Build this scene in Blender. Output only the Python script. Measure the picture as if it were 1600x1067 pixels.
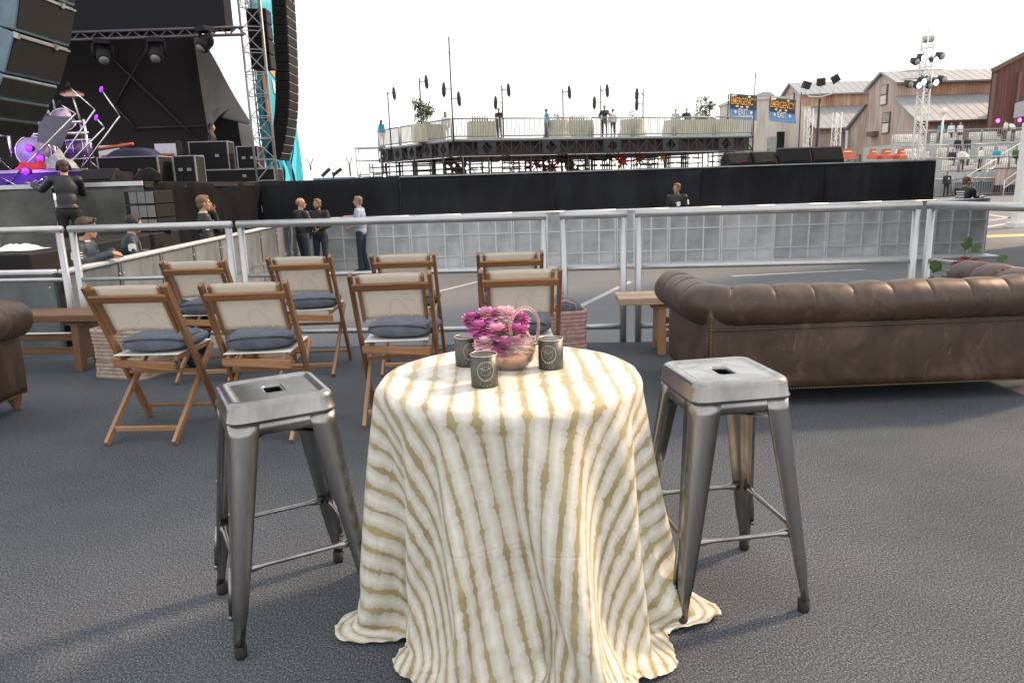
import bpy, bmesh, math, random
from mathutils import Vector, Matrix, Euler, noise as mnoise
R = math.radians
V = Vector
random.seed(7)
for _o in list(bpy.data.objects): bpy.data.objects.remove(_o)
S = bpy.context.scene
C = S.collection

# ---------------------------------------------------------------- camera, sky, sun, exposure
CAM_F, CAM_PITCH, CAM_ROLL, CAM_H = 1134.57, .2163, .0314, 1.3639
cam = bpy.data.cameras.new('camera'); camo = bpy.data.objects.new('camera', cam); C.objects.link(camo)
cam.sensor_width = 36; cam.lens = CAM_F/1600*36; cam.clip_start = .05; cam.clip_end = 3000
camo.matrix_world = Matrix.Translation((0, 0, CAM_H)) @ Matrix.Rotation(math.pi/2-CAM_PITCH, 4, 'X') @ Matrix.Rotation(-CAM_ROLL, 4, 'Z')
S.camera = camo
SUN_DIR = V((.90, .43, .72)).normalized()          # towards the sun: low over the right of the yard
SUN_EL = math.asin(SUN_DIR.z); SUN_AZ = math.atan2(SUN_DIR.x, SUN_DIR.y)
w = bpy.data.worlds.new('World'); S.world = w; w.use_nodes = True
nt = w.node_tree; bgn = nt.nodes['Background']
sk = nt.nodes.new('ShaderNodeTexSky'); sk.sky_type = 'NISHITA'; sk.sun_disc = False
sk.sun_elevation = SUN_EL; sk.sun_rotation = SUN_AZ
sk.air_density = 1.0; sk.dust_density = 1.5; sk.ozone_density = 1.0
hs = nt.nodes.new('ShaderNodeHueSaturation'); hs.inputs['Saturation'].default_value = .55
nt.links.new(sk.outputs[0], hs.inputs['Color'])
tint = nt.nodes.new('ShaderNodeMix'); tint.data_type = 'RGBA'; tint.blend_type = 'MULTIPLY'
tint.inputs[0].default_value = 1; tint.inputs[7].default_value = (1.0, .975, .955, 1)   # evening haze takes the blue down
gam = nt.nodes.new('ShaderNodeGamma'); gam.inputs[1].default_value = .15            # dusk evens the sky out
nt.links.new(hs.outputs[0], gam.inputs[0]); nt.links.new(gam.outputs[0], tint.inputs[6]); nt.links.new(tint.outputs[2], bgn.inputs[0])
bgn.inputs[1].default_value = .127
sun = bpy.data.lights.new('sun', 'SUN'); suno = bpy.data.objects.new('sun', sun); C.objects.link(suno)
sun.energy = 0.5; sun.angle = R(5); sun.color = (1, .68, .44)
suno.rotation_euler = SUN_DIR.to_track_quat('Z', 'Y').to_euler()
S.view_settings.view_transform = 'Standard'; S.view_settings.look = 'None'
S.view_settings.exposure = 3.35; S.view_settings.gamma = 1; S.view_settings.use_curve_mapping = False
try:
    S.cycles.max_bounces = 8; S.cycles.transparent_max_bounces = 12
except Exception: pass

# ---------------------------------------------------------------- helpers
def at(px, py, Y):                 # the point of the yard that lies Y metres ahead, sighted through a pixel of the 1600 px photograph
    X, Yp = px-800, py-533.5
    cr, sr = math.cos(CAM_ROLL), math.sin(CAM_ROLL)
    x = (X*cr-Yp*sr)/CAM_F; u = -(X*sr+Yp*cr)/CAM_F
    c, s = math.cos(CAM_PITCH), math.sin(CAM_PITCH)
    d = V((x, c+u*s, -s+u*c))
    return d*(Y/d.y)+V((0, 0, CAM_H))
def tag(o, label=None, cat=None, group=None, kind=None):
    if label: o['label'] = label
    if cat: o['category'] = cat
    if group: o['group'] = group
    if kind: o['kind'] = kind
    return o
def thing(name, label, cat, loc=(0, 0, 0), rz=0, group=None):
    o = bpy.data.objects.new(name, None); C.objects.link(o); o.empty_display_size = .1
    o.location = loc; o.rotation_euler = (0, 0, rz)
    return tag(o, label, cat, group)
def kids(o): return [c for c in bpy.data.objects if c.parent == o]
def tree(o):                       # (object, children) structure read once, so copying stays quick
    return (o, [tree(c) for c in o.children])
def dup(t, loc=None, rz=None, label=None, group=None, parent=None):
    o, ch = t; c = o.copy(); C.objects.link(c)
    if parent: c.parent = parent
    if loc is not None: c.location = loc
    if rz is not None: c.rotation_euler = (0, 0, rz)
    tag(c, label, None, group)
    for k in ch: dup(k, parent=c)
    return c
def frame(d, up=V((0, 0, 1))):
    d = d.normalized(); x = d.cross(up)
    if x.length < 1e-4: x = d.cross(V((1, 0, 0)))
    x.normalize(); return x, x.cross(d).normalized()
class MB:
    def __init__(s): s.v = []; s.f = []; s.uv = []; s.sm = []; s.mi = []
    def add(s, vs, fs, smooth=False, uvs=None, mi=0):
        n = len(s.v); s.v += [tuple(p) for p in vs]
        for i, f in enumerate(fs):
            s.f.append([n+k for k in f]); s.sm.append(smooth); s.mi.append(mi)
            s.uv.append(uvs[i] if uvs else None)
        return s
    def hexa(s, p, smooth=False, along=None, mi=0):   # eight corners: bottom four then top four
        fs = [(3, 2, 1, 0), (4, 5, 6, 7), (0, 1, 5, 4), (1, 2, 6, 5), (2, 3, 7, 6), (3, 0, 4, 7)]
        p = [V(q) for q in p]
        ax = along if along is not None else max(((p[1]-p[0]), (p[3]-p[0]), (p[4]-p[0])), key=lambda e: e.length)
        ax = ax.normalized(); x, y = frame(ax); off = random.random()*9
        uvs = [[((p[k].dot(ax))+off, p[k].dot(x)*.9+p[k].dot(y)*1.1+off) for k in f] for f in fs]
        return s.add(p, fs, smooth, uvs, mi)
    def box(s, c, d, rot=None, mi=0):
        c = V(c); h = V(d)/2
        P = [V((sx*h.x, sy*h.y, sz*h.z)) for sz in (-1, 1) for sx, sy in ((-1, -1), (1, -1), (1, 1), (-1, 1))]
        if rot is not None:
            m = rot if isinstance(rot, Matrix) else Euler(rot).to_matrix()
            P = [m @ q for q in P]
        return s.hexa([c+q for q in P], mi=mi)
    def bar(s, a, b, wd, ht, up=(0, 0, 1), wd2=None, ht2=None, mi=0):
        a, b = V(a), V(b); x, y = frame(b-a, V(up)); w2 = wd2 or wd; h2 = ht2 or ht
        P = []
        for q, ww, hh in ((a, wd, ht), (b, w2, h2)):
            P += [q+x*(sx*ww/2)+y*(sy*hh/2) for sx, sy in ((-1, -1), (1, -1), (1, 1), (-1, 1))]
        return s.hexa(P, along=(b-a), mi=mi)
    def tube(s, pts, r, n=8, caps=True, smooth=True, flat=None, mi=0):
        pts = [V(p) for p in pts]; m = len(pts); rr = r if isinstance(r, (list, tuple)) else [r]*m
        vs = []; x = None
        L = 0
        for i, p in enumerate(pts):
            d = (pts[min(i+1, m-1)]-pts[max(i-1, 0)])
            if x is None: x, y = frame(d)
            else:
                d.normalize(); x = (x-d*x.dot(d))
                if x.length < 1e-5: x = frame(d)[0]
                x.normalize(); y = x.cross(d).normalized()
            for k in range(n):
                t = 2*math.pi*k/n; vs.append(p+x*(rr[i]*math.cos(t))+y*(rr[i]*math.sin(t)*(flat or 1)))
        fs = []; uvs = []
        for i in range(m-1):
            L2 = L+(pts[i+1]-pts[i]).length
            for k in range(n):
                a, b = i*n+k, i*n+(k+1) % n
                fs.append((a, a+n, b+n, b)); uvs.append([(L, k/n*.2), (L2, k/n*.2), (L2, (k+1)/n*.2), (L, (k+1)/n*.2)])
            L = L2
        if caps:
            fs.append(tuple(range(n))); uvs.append([(0, 0)]*n)
            fs.append(tuple(reversed(range((m-1)*n, m*n)))); uvs.append([(0, 0)]*n)
        return s.add(vs, fs, smooth, uvs, mi)
    def cyl(s, a, b, r, r2=None, n=16, caps=True, mi=0):
        return s.tube([a, b], [r, r if r2 is None else r2], n, caps, mi=mi)
    def ell(s, c, r, nu=12, nv=8, rot=None, mi=0):
        c = V(c); r = V(r) if not isinstance(r, (int, float)) else V((r, r, r))
        vs = [V((0, 0, -r.z))]
        for j in range(1, nv):
            t = math.pi*j/nv-math.pi/2
            for k in range(nu):
                a = 2*math.pi*k/nu; vs.append(V((r.x*math.cos(t)*math.cos(a), r.y*math.cos(t)*math.sin(a), r.z*math.sin(t))))
        vs.append(V((0, 0, r.z)))
        if rot is not None:
            m = rot if isinstance(rot, Matrix) else Euler(rot).to_matrix()
            vs = [m @ q for q in vs]
        fs = [(0, 1+(k+1) % nu, 1+k) for k in range(nu)]
        for j in range(nv-2):
            o = 1+j*nu
            fs += [(o+k, o+(k+1) % nu, o+nu+(k+1) % nu, o+nu+k) for k in range(nu)]
        o = 1+(nv-2)*nu; fs += [(o+k, o+(k+1) % nu, len(vs)-1) for k in range(nu)]
        return s.add([c+q for q in vs], fs, True, None, mi)
    def caps(s, a, b, ra, rb=None, n=10, mi=0):          # tapered capsule
        rb = ra if rb is None else rb
        s.cyl(a, b, ra, rb, n, True, mi); s.ell(a, ra, n, 6, mi=mi); s.ell(b, rb, n, 6, mi=mi); return s
    def loft(s, rings, closed=True, cap0=False, cap1=False, smooth=True, mi=0, uvs=None):
        n = len(rings[0]); vs = [p for r in rings for p in r]; fs = []; us = [] if uvs else None
        for i in range(len(rings)-1):
            for k in range(n if closed else n-1):
                k2 = (k+1) % n
                q = (i*n+k, i*n+k2, (i+1)*n+k2, (i+1)*n+k); fs.append(q)
                if uvs: us.append([uvs[j] for j in q])
        if cap0: fs.append(tuple(reversed(range(n)))); us and us.append([(0, 0)]*n)
        if cap1: fs.append(tuple(range((len(rings)-1)*n, len(rings)*n))); us and us.append([(0, 0)]*n)
        return s.add(vs, fs, smooth, us, mi)
    def grid(s, nu, nv, fn, smooth=True, mi=0, uvf=None):
        rings = [[fn(i/(nu-1), j/(nv-1)) for j in range(nv)] for i in range(nu)]
        uv = [uvf(i/(nu-1), j/(nv-1)) for i in range(nu) for j in range(nv)] if uvf else None
        return s.loft(rings, False, smooth=smooth, mi=mi, uvs=uv)
    def prism(s, pts, off, mi=0):
        pts = [V(p) for p in pts]; off = V(off); n = len(pts)
        fs = [tuple(reversed(range(n))), tuple(range(n, 2*n))]+[(k, (k+1) % n, n+(k+1) % n, n+k) for k in range(n)]
        nrm = (pts[1]-pts[0]).cross(pts[2]-pts[0])
        if nrm.dot(off) < 0: fs = [tuple(reversed(f)) for f in fs]
        return s.add(pts+[p+off for p in pts], fs, False, None, mi)
    def mesh(s, name, mats, bevel=0, seg=1, solid=0):
        me = bpy.data.meshes.new(name); me.from_pydata(s.v, [], s.f)
        mats = mats if isinstance(mats, (list, tuple)) else [mats]
        for m in mats: me.materials.append(m)
        me.polygons.foreach_set('use_smooth', s.sm); me.polygons.foreach_set('material_index', s.mi)
        if any(u is not None for u in s.uv):
            ul = me.uv_layers.new(name='UVMap'); flat = []
            for f, u in zip(s.f, s.uv):
                for k in range(len(f)): flat += list(u[k]) if u else [0, 0]
            ul.data.foreach_set('uv', flat)
        if bevel or solid:
            bm = bmesh.new(); bm.from_mesh(me)
            if solid: bmesh.ops.solidify(bm, geom=list(bm.faces), thickness=solid)
            if bevel:
                es = [e for e in bm.edges if len(e.link_faces) == 2 and e.calc_face_angle(0) > R(40)]
                bmesh.ops.bevel(bm, geom=es, offset=bevel, segments=seg, affect='EDGES', profile=.6, clamp_overlap=True)
            bm.to_mesh(me); bm.free()
        me.validate(); me.update(); return me
    STUFF = {'bolts', 'tension_rods', 'buttons', 'pierced_pattern', 'canvas_print', 'pale_lettering', 'back_lettering', 'tent_poles', 'poles', 'lacing', 'balusters', 'nailheads'}
    def build(s, name, mats, parent=None, loc=None, world=False, bevel=0, seg=1, solid=0):
        if world and parent:
            L = parent.location; s.v = [(p[0]-L.x, p[1]-L.y, p[2]-L.z) for p in s.v]
        o = bpy.data.objects.new(name, s.mesh(name, mats, bevel, seg, solid)); C.objects.link(o)
        if parent: o.parent = parent
        if loc is not None: o.location = loc
        if name in MB.STUFF: o['kind'] = 'stuff'
        return o
def inst(name, me, parent=None, loc=(0, 0, 0), rot=(0, 0, 0)):
    o = bpy.data.objects.new(name, me); C.objects.link(o); o.parent = parent; o.location = loc; o.rotation_euler = rot
    return o

# ---------------------------------------------------------------- materials
def nodes(name):
    m = bpy.data.materials.new(name); m.use_nodes = True; t = m.node_tree
    return m, t, t.nodes['Principled BSDF']
def nd(t, typ, **kw):
    n = t.nodes.new(typ)
    for k, v in kw.items():
        if k.startswith('i_'):
            key = k[2:]; n.inputs[int(key) if key.isdigit() else key.replace('_', ' ')].default_value = v
        else: setattr(n, k, v)
    return n
def ramp(t, fac, stops):
    r = nd(t, 'ShaderNodeValToRGB'); e = r.color_ramp.elements
    while len(e) < len(stops): e.new(.5)
    for i, (p, c) in enumerate(stops): e[i].position = p; e[i].color = (*c[:3], 1) if len(c) >= 3 else (c[0], c[0], c[0], 1)
    t.links.new(fac, r.inputs[0]); return r
def noisen(t, scale, detail=4, rough=.55, coord='Object', stretch=None, dist=0):
    tc = nd(t, 'ShaderNodeTexCoord'); src = tc.outputs[coord]
    if stretch:
        mp = nd(t, 'ShaderNodeMapping'); mp.inputs['Scale'].default_value = stretch; t.links.new(src, mp.inputs[0]); src = mp.outputs[0]
    n = nd(t, 'ShaderNodeTexNoise', i_Scale=scale, i_Detail=detail, i_Roughness=rough, i_Distortion=dist); t.links.new(src, n.inputs['Vector'])
    return n
def bumpn(t, b, h, strength, dist=.01):
    bp = nd(t, 'ShaderNodeBump', i_Strength=strength, i_Distance=dist); t.links.new(h, bp.inputs['Height']); t.links.new(bp.outputs[0], b.inputs['Normal'])
def M(name, col, rough=.6, metal=0, var=.18, scale=6, bump=0, bscale=80, col2=None, rvar=.1, stretch=None, spec=None, emit=0, alpha=1, orand=0):
    m, t, b = nodes(name)
    n = noisen(t, scale, 5, .6, stretch=stretch)
    c2 = col2 or tuple(min(1, c*(1+var)) for c in col); c1 = tuple(c*(1-var) for c in col)
    r = ramp(t, n.outputs[0], [(.32, c1), (.68, c2)]); t.links.new(r.outputs[0], b.inputs['Base Color'])
    if orand:
        oi = nd(t, 'ShaderNodeObjectInfo'); m_ = nd(t, 'ShaderNodeMapRange', i_1=0, i_2=1, i_3=1-orand, i_4=1+orand); t.links.new(oi.outputs['Random'], m_.inputs[0])
        hv = nd(t, 'ShaderNodeHueSaturation'); t.links.new(m_.outputs[0], hv.inputs['Value']); t.links.new(r.outputs[0], hv.inputs['Color']); t.links.new(hv.outputs[0], b.inputs['Base Color'])
    mr = nd(t, 'ShaderNodeMapRange', i_1=.3, i_2=.7, i_3=max(.02, rough-rvar), i_4=min(1, rough+rvar)); t.links.new(n.outputs[0], mr.inputs[0]); t.links.new(mr.outputs[0], b.inputs['Roughness'])
    b.inputs['Metallic'].default_value = metal
    if spec is not None: b.inputs['Specular IOR Level'].default_value = spec
    if bump:
        n2 = noisen(t, bscale, 3, .6); bumpn(t, b, n2.outputs[0], bump)
    if emit: b.inputs['Emission Color'].default_value = (*col, 1); b.inputs['Emission Strength'].default_value = emit
    return m
def wood(name, c1, c2, c3, rough=.45):
    m, t, b = nodes(name)
    n = noisen(t, 1, 6, .62, 'UV', (2.2, 46, 1), .6); n2 = noisen(t, 1, 3, .5, 'UV', (.9, 7, 1), 1.2)
    mx = nd(t, 'ShaderNodeMath', operation='MULTIPLY_ADD', i_1=.55); t.links.new(n.outputs[0], mx.inputs[0])
    m2 = nd(t, 'ShaderNodeMath', operation='MULTIPLY', i_1=.45); t.links.new(n2.outputs[0], m2.inputs[0]); t.links.new(m2.outputs[0], mx.inputs[2])
    r = ramp(t, mx.outputs[0], [(.34, c1), (.5, c2), (.66, c3)]); t.links.new(r.outputs[0], b.inputs['Base Color'])
    oi = nd(t, 'ShaderNodeObjectInfo'); mr = nd(t, 'ShaderNodeMapRange', i_1=0, i_2=1, i_3=.78, i_4=1.15); t.links.new(oi.outputs['Random'], mr.inputs[0])
    hv = nd(t, 'ShaderNodeHueSaturation'); t.links.new(mr.outputs[0], hv.inputs['Value']); t.links.new(r.outputs[0], hv.inputs['Color']); t.links.new(hv.outputs[0], b.inputs['Base Color'])
    b.inputs['Roughness'].default_value = rough; bumpn(t, b, mx.outputs[0], .25, .004)
    return m
# ---------------------------------------------------------------- palette
def carpet_mat():
    m, t, b = nodes('carpet_loop')
    n = noisen(t, 165, 3, .7, stretch=(1, .7, 1)); n2 = noisen(t, 1.3, 4, .6); n3 = noisen(t, 260, 2, .6)
    a = nd(t, 'ShaderNodeMath', operation='MULTIPLY_ADD', i_1=.6); t.links.new(n.outputs[0], a.inputs[0])
    q = nd(t, 'ShaderNodeMath', operation='MULTIPLY', i_1=.4); t.links.new(n3.outputs[0], q.inputs[0]); t.links.new(q.outputs[0], a.inputs[2])
    r = ramp(t, a.outputs[0], [(.36, (.022, .025, .031)), (.50, (.070, .079, .092)), (.65, (.235, .25, .27))])
    hs = nd(t, 'ShaderNodeMix', data_type='RGBA', blend_type='MULTIPLY'); hs.inputs[0].default_value = 1
    r2 = ramp(t, n2.outputs[0], [(.3, (.80, .81, .83)), (.55, (1, 1, 1)), (.75, (1.18, 1.16, 1.14))])
    t.links.new(r.outputs[0], hs.inputs[6]); t.links.new(r2.outputs[0], hs.inputs[7]); t.links.new(hs.outputs[2], b.inputs['Base Color'])
    b.inputs['Roughness'].default_value = .95; b.inputs['Specular IOR Level'].default_value = .15
    bumpn(t, b, a.outputs[0], .08, .003); return m
def asphalt_mat():
    m, t, b = nodes('asphalt')
    n = noisen(t, .35, 6, .62); n2 = noisen(t, 90, 3, .6)
    r = ramp(t, n.outputs[0], [(.3, (.105, .114, .123)), (.55, (.135, .145, .155)), (.75, (.165, .175, .184))])
    mx = nd(t, 'ShaderNodeMix', data_type='RGBA', blend_type='OVERLAY'); mx.inputs[0].default_value = .5
    t.links.new(r.outputs[0], mx.inputs[6]); t.links.new(n2.outputs[0], mx.inputs[7]); t.links.new(mx.outputs[2], b.inputs['Base Color'])
    b.inputs['Roughness'].default_value = .85; bumpn(t, b, n2.outputs[0], .4, .01); return m
def leather_mat():
    m, t, b = nodes('worn_brown_leather')
    n = noisen(t, 3.2, 7, .68, dist=.6); n2 = noisen(t, 55, 4, .6); n3 = noisen(t, 14, 6, .7, stretch=(1, 1, .35), dist=1.5)
    r = ramp(t, n.outputs[0], [(.3, (.030, .017, .012)), (.52, (.062, .035, .024)), (.72, (.125, .080, .056))])
    sc = ramp(t, n3.outputs[0], [(.6, (0, 0, 0)), (.75, (.30, .21, .15))])
    mx = nd(t, 'ShaderNodeMix', data_type='RGBA', blend_type='SCREEN'); mx.inputs[0].default_value = .35
    t.links.new(r.outputs[0], mx.inputs[6]); t.links.new(sc.outputs[0], mx.inputs[7]); t.links.new(mx.outputs[2], b.inputs['Base Color'])
    mr = nd(t, 'ShaderNodeMapRange', i_1=.3, i_2=.7, i_3=.36, i_4=.55); t.links.new(n.outputs[0], mr.inputs[0]); t.links.new(mr.outputs[0], b.inputs['Roughness'])
    v = nd(t, 'ShaderNodeTexVoronoi', i_Scale=230); tc = nd(t, 'ShaderNodeTexCoord'); t.links.new(tc.outputs['Object'], v.inputs['Vector'])
    ad = nd(t, 'ShaderNodeMath', operation='ADD'); t.links.new(v.outputs[0], ad.inputs[0]); t.links.new(n2.outputs[0], ad.inputs[1])
    bumpn(t, b, ad.outputs[0], .12, .004); return m
def gunmetal_mat():
    m, t, b = nodes('raw_steel_clearcoat')
    n = noisen(t, 7, 6, .65, stretch=(1, 1, .25), dist=.8); n2 = noisen(t, 160, 3, .5, stretch=(1, 1, .04))
    r = ramp(t, n.outputs[0], [(.3, (.17, .168, .165)), (.52, (.28, .276, .27)), (.75, (.43, .42, .41))]); t.links.new(r.outputs[0], b.inputs['Base Color'])
    b.inputs['Metallic'].default_value = 1
    mr = nd(t, 'ShaderNodeMapRange', i_1=.25, i_2=.75, i_3=.40, i_4=.22); t.links.new(n.outputs[0], mr.inputs[0]); t.links.new(mr.outputs[0], b.inputs['Roughness'])
    b.inputs['Coat Weight'].default_value = .35; b.inputs['Coat Roughness'].default_value = .15
    bumpn(t, b, n2.outputs[0], .06, .002); return m
def rust_wall_mat(name, a, b_, c, scale=.5):
    m, t, b = nodes(name)
    n = noisen(t, scale, 6, .65, stretch=(1, 1, .3), dist=.5); n2 = noisen(t, 7, 3, .6, stretch=(1, 1, .03))
    mx = nd(t, 'ShaderNodeMath', operation='MULTIPLY_ADD', i_1=.55); t.links.new(n.outputs[0], mx.inputs[0])
    q = nd(t, 'ShaderNodeMath', operation='MULTIPLY', i_1=.45); t.links.new(n2.outputs[0], q.inputs[0]); t.links.new(q.outputs[0], mx.inputs[2])
    r = ramp(t, mx.outputs[0], [(.36, a), (.5, b_), (.64, c)]); t.links.new(r.outputs[0], b.inputs['Base Color']); b.inputs['Roughness'].default_value = .85
    return m
def shibori_mat():
    m, t, b = nodes('shibori_cloth')
    uv = nd(t, 'ShaderNodeTexCoord'); sp = nd(t, 'ShaderNodeSeparateXYZ'); t.links.new(uv.outputs['UV'], sp.inputs[0])
    def math_(op, a, b2=None, c=None):
        n = nd(t, 'ShaderNodeMath', operation=op)
        for i, q in enumerate((a, b2, c)):
            if q is None: continue
            if isinstance(q, (int, float)): n.inputs[i].default_value = q
            else: t.links.new(q, n.inputs[i])
        return n.outputs[0]
    wob = noisen(t, 3.2, 2, .5, 'UV')
    u = math_('ADD', sp.outputs[0], math_('MULTIPLY', math_('SUBTRACT', wob.outputs[0], .5), .022))
    P = .066
    s = math_('DIVIDE', u, P); idx = math_('FLOOR', s); fr = math_('SUBTRACT', math_('SUBTRACT', s, idx), .5)
    d = math_('ABSOLUTE', math_('MULTIPLY', fr, P))                       # distance to the stripe's centre line
    cmb = nd(t, 'ShaderNodeCombineXYZ'); t.links.new(math_('MULTIPLY', idx, 7.31), cmb.inputs[0]); t.links.new(math_('MULTIPLY', sp.outputs[1], 1.0), cmb.inputs[1])
    bead = nd(t, 'ShaderNodeTexNoise', i_Scale=17, i_Detail=3, i_Roughness=.62); t.links.new(cmb.outputs[0], bead.inputs['Vector'])
    wn = nd(t, 'ShaderNodeTexWhiteNoise', noise_dimensions='1D'); t.links.new(idx, wn.inputs['W'])
    wid = math_('MULTIPLY', math_('POWER', math_('MULTIPLY', bead.outputs[0], 1.42), 4.2), .0200)
    wid = math_('ADD', wid, math_('MULTIPLY_ADD', wn.outputs[0], .0062, -.0022))
    edge = noisen(t, 170, 2, .6, 'UV')
    dd = math_('ADD', d, math_('MULTIPLY', math_('SUBTRACT', edge.outputs[0], .5), .006))
    core = nd(t, 'ShaderNodeMapRange', i_1=0, i_2=.0045, i_3=1, i_4=0); core.interpolation_type = 'SMOOTHSTEP'
    t.links.new(math_('SUBTRACT', dd, wid), core.inputs[0])
    halo = nd(t, 'ShaderNodeMapRange', i_1=0, i_2=.034, i_3=.55, i_4=0); halo.interpolation_type = 'SMOOTHSTEP'
    t.links.new(math_('SUBTRACT', dd, wid), halo.inputs[0])
    dye = noisen(t, 9, 4, .6, 'UV')
    gold = ramp(t, dye.outputs[0], [(.3, (.25, .19, .07)), (.6, (.37, .30, .125)), (.75, (.47, .40, .20))])
    base = ramp(t, noisen(t, 26, 4, .6, 'UV').outputs[0], [(.3, (.62, .59, .51)), (.65, (.745, .72, .645))])
    m1 = nd(t, 'ShaderNodeMix', data_type='RGBA'); t.links.new(halo.outputs[0], m1.inputs[0]); t.links.new(base.outputs[0], m1.inputs[6]); m1.inputs[7].default_value = (.36, .335, .26, 1)
    m2 = nd(t, 'ShaderNodeMix', data_type='RGBA'); t.links.new(math_('MULTIPLY', core.outputs[0], .92), m2.inputs[0]); t.links.new(m1.outputs[2], m2.inputs[6]); t.links.new(gold.outputs[0], m2.inputs[7])
    t.links.new(m2.outputs[2], b.inputs['Base Color'])
    b.inputs['Roughness'].default_value = .55; b.inputs['Sheen Weight'].default_value = .25
    wv = noisen(t, 700, 2, .5, 'UV', (1, .3, 1)); wr = noisen(t, 13, 6, .68, 'UV', None, 1.6)
    rad = math_('SQRT', math_('ADD', math_('POWER', sp.outputs[0], 2), math_('POWER', sp.outputs[1], 2)))
    sm = nd(t, 'ShaderNodeMapRange', i_1=0, i_2=.006, i_3=-.38, i_4=0); t.links.new(math_('ABSOLUTE', math_('SUBTRACT', math_('ADD', rad, math_('MULTIPLY', wob.outputs[0], .02)), .80)), sm.inputs[0])
    ad = math_('ADD', math_('ADD', math_('MULTIPLY', wv.outputs[0], .25), wr.outputs[0]), sm.outputs[0]); bumpn(t, b, ad, .34, .006)
    return m
def canvas_mat():
    m, t, b = nodes('cream_canvas'); n = noisen(t, 14, 4, .6); n2 = noisen(t, 380, 2, .5)
    r = ramp(t, n.outputs[0], [(.3, (.78, .735, .66)), (.7, (.85, .81, .745))]); t.links.new(r.outputs[0], b.inputs['Base Color']); b.inputs['Roughness'].default_value = .85
    bumpn(t, b, n2.outputs[0], .15, .002); tr = nd(t, 'ShaderNodeBsdfTranslucent'); tr.inputs[0].default_value = (.80, .74, .64, 1)
    mx = nd(t, 'ShaderNodeMixShader'); mx.inputs[0].default_value = .45; out = t.nodes['Material Output']
    t.links.new(b.outputs[0], mx.inputs[1]); t.links.new(tr.outputs[0], mx.inputs[2]); t.links.new(mx.outputs[0], out.inputs[0]); return m
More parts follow.
